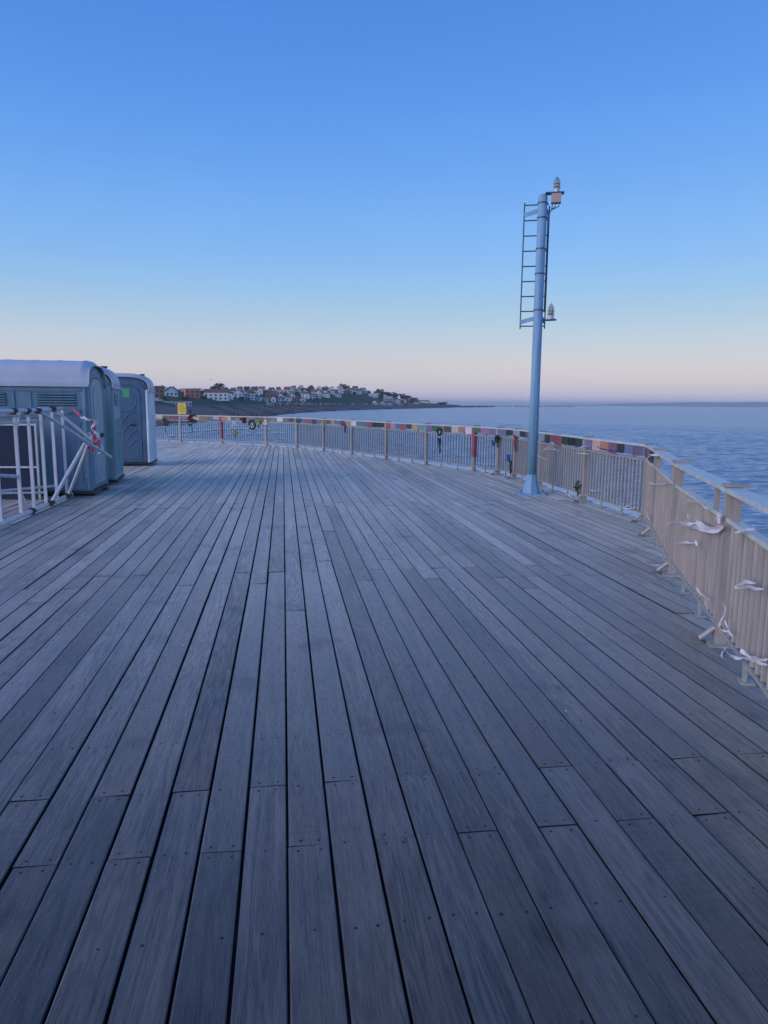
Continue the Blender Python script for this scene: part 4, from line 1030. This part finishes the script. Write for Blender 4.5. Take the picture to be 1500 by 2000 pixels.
# beach huts
hut_w = MB().prism([(-1.1, 0), (1.1, 0), (1.1, 2.1), (0, 2.85), (-1.1, 2.1)], -1.2, 1.2)
HUTM = [mat('hut_'+n_, c, .8) for n_, c in (('white', (.62, .63, .64)), ('blue', (.30, .40, .52)), ('cream', (.60, .55, .42)), ('mint', (.36, .48, .44)), ('grey', (.26, .28, .31)))]
HUTN = ['white', 'light blue', 'cream', 'mint green', 'grey']
hut_meshes = [hut_w.mesh('wall', M_) for M_ in HUTM]
_rf = MB()
for s in (-1, 1): _rf.prism([(s*1.3, 1.98), (s*1.3, 2.12), (0, 3.02), (0, 2.88)], -1.35, 1.35)
hut_roof = _rf.mesh('roof', RM['slate']); hut_door = MB().box((0, -1.22, .95), (.9, .06, 1.8)).mesh('door', RM['dark'])
x = 522.0
while x < 812:
    c = random.choice([0, 0, 1, 2, 3, 4, 4]); P, r = land_at(x, 792.2 if x > 640 else 793.0)
    d = hdir(x); rb = np.interp(x, T_PX, T_RB)+4
    P = np.array([d[0]*rb, d[1]*rb, np.interp(rb, *land(x))])
    t = thing('beach_hut', '%s wooden beach hut in the long row behind the shingle' % HUTN[c], 'beach hut', (P[0], P[1], P[2]-.1), -math.atan2(P[0], P[1])+random.uniform(-.08, .08), 'beach huts behind the shingle')
    link('wall', hut_meshes[c], t); link('roof', hut_roof, t); link('door', hut_door, t)
    x += random.choice([4.2, 4.6, 5.5, 9.0])
# groynes running down the beach
GWHERE = ['below the long white hall', 'below the pale blue gabled house', 'below the bright white gable', 'below the large brown gabled house', 'below the cream villa', 'where the row of huts begins', 'below the green slope', 'nearest the evergreen belt']
for gi, gx in enumerate((470, 505, 540, 575, 612, 655, 705, 765)):
    rw, rb = np.interp(gx, T_PX, T_RW), np.interp(gx, T_PX, T_RB)
    px_top = gx-60 if gx < 600 else gx-75
    rt = np.interp(px_top, T_PX, T_RB)*.93+np.interp(px_top, T_PX, T_RW)*.07
    A_ = hdir(gx)*(rw-10); B_ = hdir(px_top)*rt; L = float(np.hypot(*(B_-A_)))
    t = thing('groyne', 'dark timber groyne running down the shingle '+GWHERE[gi], 'groyne', (A_[0], A_[1], SEA_Z), math.atan2(B_[1]-A_[1], B_[0]-A_[0]), 'timber groynes on the beach')
    z1 = np.interp(rt, *land(px_top))-SEA_Z
    MB().bar((0, 0, .1), (L, 0, z1-.1), .35, 1.7).build('planking', M_JOIST, t)
    mb_post = MB().box((0, 0, 0), (.4, .5, 2.4)).mesh('post', M_JOIST)
    for s_ in range(10): link('post', mb_post, t, (L*(s_+.5)/10, 0, .1+(z1-.2)*(s_+.5)/10+.35))
# trees
def crown_mesh(kind, s):
    random.seed(100+s); mb = MB(); n = 300 if kind != 'bare' else 170
    lobes = [(random.gauss(0, .45), random.gauss(0, .45), random.uniform(-.45, .6), random.uniform(.35, .6)) for _ in range(7)]
    for _ in range(n):
        lx, ly, lz, lr = random.choice(lobes); v = Vector((random.gauss(0, 1), random.gauss(0, 1), random.gauss(0, 1))).normalized()*lr*random.uniform(.55, 1.05)
        c = Vector((lx, ly, lz))+v
        if kind == 'tall': c.z *= 1.15
        e = Vector((random.gauss(0, 1), random.gauss(0, 1), random.gauss(0, 1))).normalized(); f = e.orthogonal().normalized(); q = random.uniform(.10, .19) if kind != 'bare' else random.uniform(.05, .11)
        mb.add([c-e*q-f*q*.6, c+e*q-f*q*.4, c+e*q*.7+f*q, c-e*q*.8+f*q*.8], [(0, 1, 2, 3)])
    return mb
M_LEAF = mat('evergreen_leaf', (.055, .085, .048), .8, 0, .3, .8, island=.35); M_TWIG = mat('winter_twigs', (.095, .072, .060), .85, 0, .3, .8, island=.35)
CR = {('green', s): crown_mesh('green', s).mesh('crown', M_LEAF) for s in range(4)}
CR.update({('bare', s): crown_mesh('bare', s+20).mesh('crown', M_TWIG) for s in range(3)})
TRK = MB().tube((0, 0, -.3), (0, 0, .55), .05, .03, n=6).tube((0, 0, .4), (.2, .1, .8), .025, .012, n=5).tube((0, 0, .45), (-.22, .05, .85), .025, .012, n=5).mesh('trunk', M_JOIST)
random.seed(21)
def tree(px, yb, hpx, wpx, kind, label):
    P, r = land_at(px, yb); k = r/F_PX; H, W = hpx*k, wpx*k
    t = thing('tree', label, 'tree', (P[0], P[1], P[2]-.2), random.random()*6, 'trees of the far shore')
    c = link('crown', CR[(kind, random.randrange(4 if kind == 'green' else 3))], t); c.location = (0, 0, H*.52); c.scale = (W*.66, W*.66, H*.50)
    q = link('trunk', TRK, t); q.scale = (H*.7, H*.7, H*.62)
for a in ((432, 763, 16, 14, 'tallest round evergreen rising over the long white hall'), (418, 764, 10, 12, 'broad evergreen beside the tallest one over the hall'), (480, 762, 8, 9, 'dark evergreen on the crest above the bright white gable'),
          (668, 760, 11, 11, 'flat-topped pine on the hilltop, highest tree of the hill'), (674, 761, 8, 8, 'small pine leaning against the hilltop pine'),
          (742, 777, 18, 13, 'tall dark evergreen beside the wide white flat-roofed house'), (757, 776, 11, 14, 'evergreen of the dark belt closest to the tall one'), (770, 777, 12, 15, 'middle evergreen of the dark belt at the hill end'),
          (783, 779, 12, 14, 'rounded evergreen of the dark belt above the low houses'), (794, 782, 11, 13, 'sloping evergreen at the lower side of the dark belt'), (808, 788, 12, 16, 'bushy evergreen where the hill drops to the spit'),
          (866, 791, 6, 14, 'lone low bush clump at the start of the spit'), (859, 791, 5, 9, 'small shrub beside the lone bush clump')):
    tree(a[0], a[1], a[2], a[3], 'green', a[4])
x = 303.0
while x < 735:
    kd = random.choice(['bare', 'green', 'bare']); sy = np.interp(x, T_PX, T_SY)
    tree(x, sy+random.uniform(0, 3), random.uniform(5, 8.5), random.uniform(6, 10), kd, 'bare winter tree on the skyline of the hill' if kd == 'bare' else 'dark leafy tree on the skyline of the hill'); x += random.uniform(6.5, 11)
for _ in range(34):
    x = random.uniform(305, 730); yb = random.uniform(767, 783)
    if 630 < x < 735 and yb > 773: continue
    tree(x, yb, random.uniform(5, 8), random.uniform(6, 9), 'green', 'small dark garden tree among the houses of the hillside')
# spit and breakwater
M_ROCK = mat('breakwater_rock', (.05, .05, .055), .9)
A_, B_ = hdir(905)*1500, hdir(961)*1880
t = thing('stone_breakwater', 'long dark stone breakwater ending in open water beyond the spit', 'breakwater', (A_[0], A_[1], SEA_Z), math.atan2(B_[1]-A_[1], B_[0]-A_[0]))
L = float(np.hypot(*(B_-A_))); mb = MB(); mb.prism([(-7, -1), (7, -1), (4, 2.6), (-4, 2.6)], 0, L, 'x').build('wall', M_ROCK, t)
mb = MB()
for s_ in range(70): mb.blob((L*s_/70, random.choice([-5, 5])+random.gauss(0, 1), random.uniform(.2, 1.4)), random.uniform(1, 2.2), 5, .3)
tag(mb.build('boulders', M_ROCK, t), kind='stuff')
A_, B_ = hdir(966)*2500, hdir(1122)*2850
t = thing('low_reef', 'thin low rock reef lying on the sea beyond the breakwater', 'reef', (A_[0], A_[1], SEA_Z), math.atan2(B_[1]-A_[1], B_[0]-A_[0]))
L = float(np.hypot(*(B_-A_))); mb = MB()
for s_ in range(90): mb.blob((L*s_/90, random.gauss(0, 3), 0.2), random.uniform(2.2, 4.2), 6, .3, .55)
mb.build('rocks', M_ROCK, t)
# surf lines near the beach
def surf(pts, w, name='surf_foam'):
    mb = MB(); P = [ground(px, py, SEA_Z+.16) for px, py in pts]; fine = []
    for u in range(len(P)-1):
        for s_ in range(14): fine.append(P[u]+(P[u+1]-P[u])*s_/14)
    n = len(fine); prev = None
    for u, q in enumerate(fine):
        d = q[:2]/np.hypot(*q[:2]); ww = w*(.35+.65*abs(math.sin(u*.37+pts[0][0])))*random.uniform(.5, 1.2)
        jit = random.uniform(-.6, .6)*w
        a = (q[0]-d[0]*(ww-jit), q[1]-d[1]*(ww-jit), q[2]); b = (q[0]+d[0]*(ww+jit), q[1]+d[1]*(ww+jit), q[2]+.12)
        if prev and random.random() > .12: mb.add([prev[0], a, b, prev[1]], [(0, 1, 2, 3)])
        prev = (a, b)
    return mb
mb = MB()
for pts, w in (([(296, 835), (318, 834), (332, 833.5)], 1.8), ([(330, 829), (352, 828), (396, 825)], 1.6), ([(352, 845), (378, 842), (400, 840), (440, 838), (480, 837.5), (545, 838)], 1.7),
               ([(318, 853), (340, 851), (366, 850)], 1.2), ([(400, 829), (440, 825), (500, 819), (560, 812)], 1.6), ([(440, 848), (500, 846), (560, 845)], 0.9),
               ([(560, 811), (600, 807), (660, 803.3), (720, 801)], 2.2), ([(560, 829), (620, 824)], 0.9)):
    s2_ = surf(pts, w*1.7); mb.add(s2_.v, s2_.f)
tag(mb.build('surf_foam', M_FOAM), 'white surf lines rolling in along the shingle beach', 'surf', kind='stuff')
# gulls
def gull(px, py, dist, s, bank):
    q = np.array([0, 0, EYE])+ray(px, py)*dist
    t = thing('gull', 'small distant gull gliding in the evening sky', 'bird', tuple(q), random.uniform(-1, 1), 'gulls in the sky'); t.rotation_euler = (0, bank, random.uniform(-.8, .8)); t.scale = (s, s, s)
    MB().path([(0, -.26, 0), (0, -.2, .015), (0, -.05, 0), (0, .12, .01), (0, .24, 0)], [.012, .045, .07, .05, .03], 8).build('body', M_GULL, t, smooth=True)
    for sg in (-1, 1):
        mb = MB(); vs = []
        for u, (x, z, y0, y1) in enumerate(((.04, .02, -.10, .07), (.28, .11, -.08, .06), (.55, .06, -.13, -.03), (.68, .02, -.16, -.13))):
            for yy in (y0, y1):
                for dz in (0, .012): vs.append((sg*x, yy, z+dz))
        fs = []
        for u in range(3):
            b_ = u*4; fs += [(b_, b_+2, b_+6, b_+4), (b_+1, b_+5, b_+7, b_+3), (b_, b_+4, b_+5, b_+1), (b_+2, b_+3, b_+7, b_+6)]
        mb.add(vs, fs); mb.build('wing', M_GULL, t)
M_GULL = mat('gull_feather', (.16, .17, .19), .8)
for a in ((168, 501, 330, 1, .3), (187, 655, 300, 1, -.4), (198, 677, 320, 1, .2), (316, 643, 330, 1, .5), (385, 721, 360, 1.2, -.3), (412, 742, 300, 1.3, .7)): gull(*a)

# ================================================================== evening haze over the bay
hz = MB().box((0, 4500, 24), (30000, 24000, 66)).build('haze', None)
HM = bpy.data.materials.new('haze_air'); HM.use_nodes = True; hn = HM.node_tree.nodes; hl = HM.node_tree.links
hn.remove(hn['Principled BSDF']); pv = hn.new('ShaderNodeVolumePrincipled'); pv.inputs['Color'].default_value = (.84, .91, 1.0, 1); pv.inputs['Density'].default_value = 1.3e-4; pv.inputs['Anisotropy'].default_value = 0.0
hl.new(pv.outputs[0], hn['Material Output'].inputs['Volume']); hz.data.materials.append(HM); tag(hz, kind='stuff')
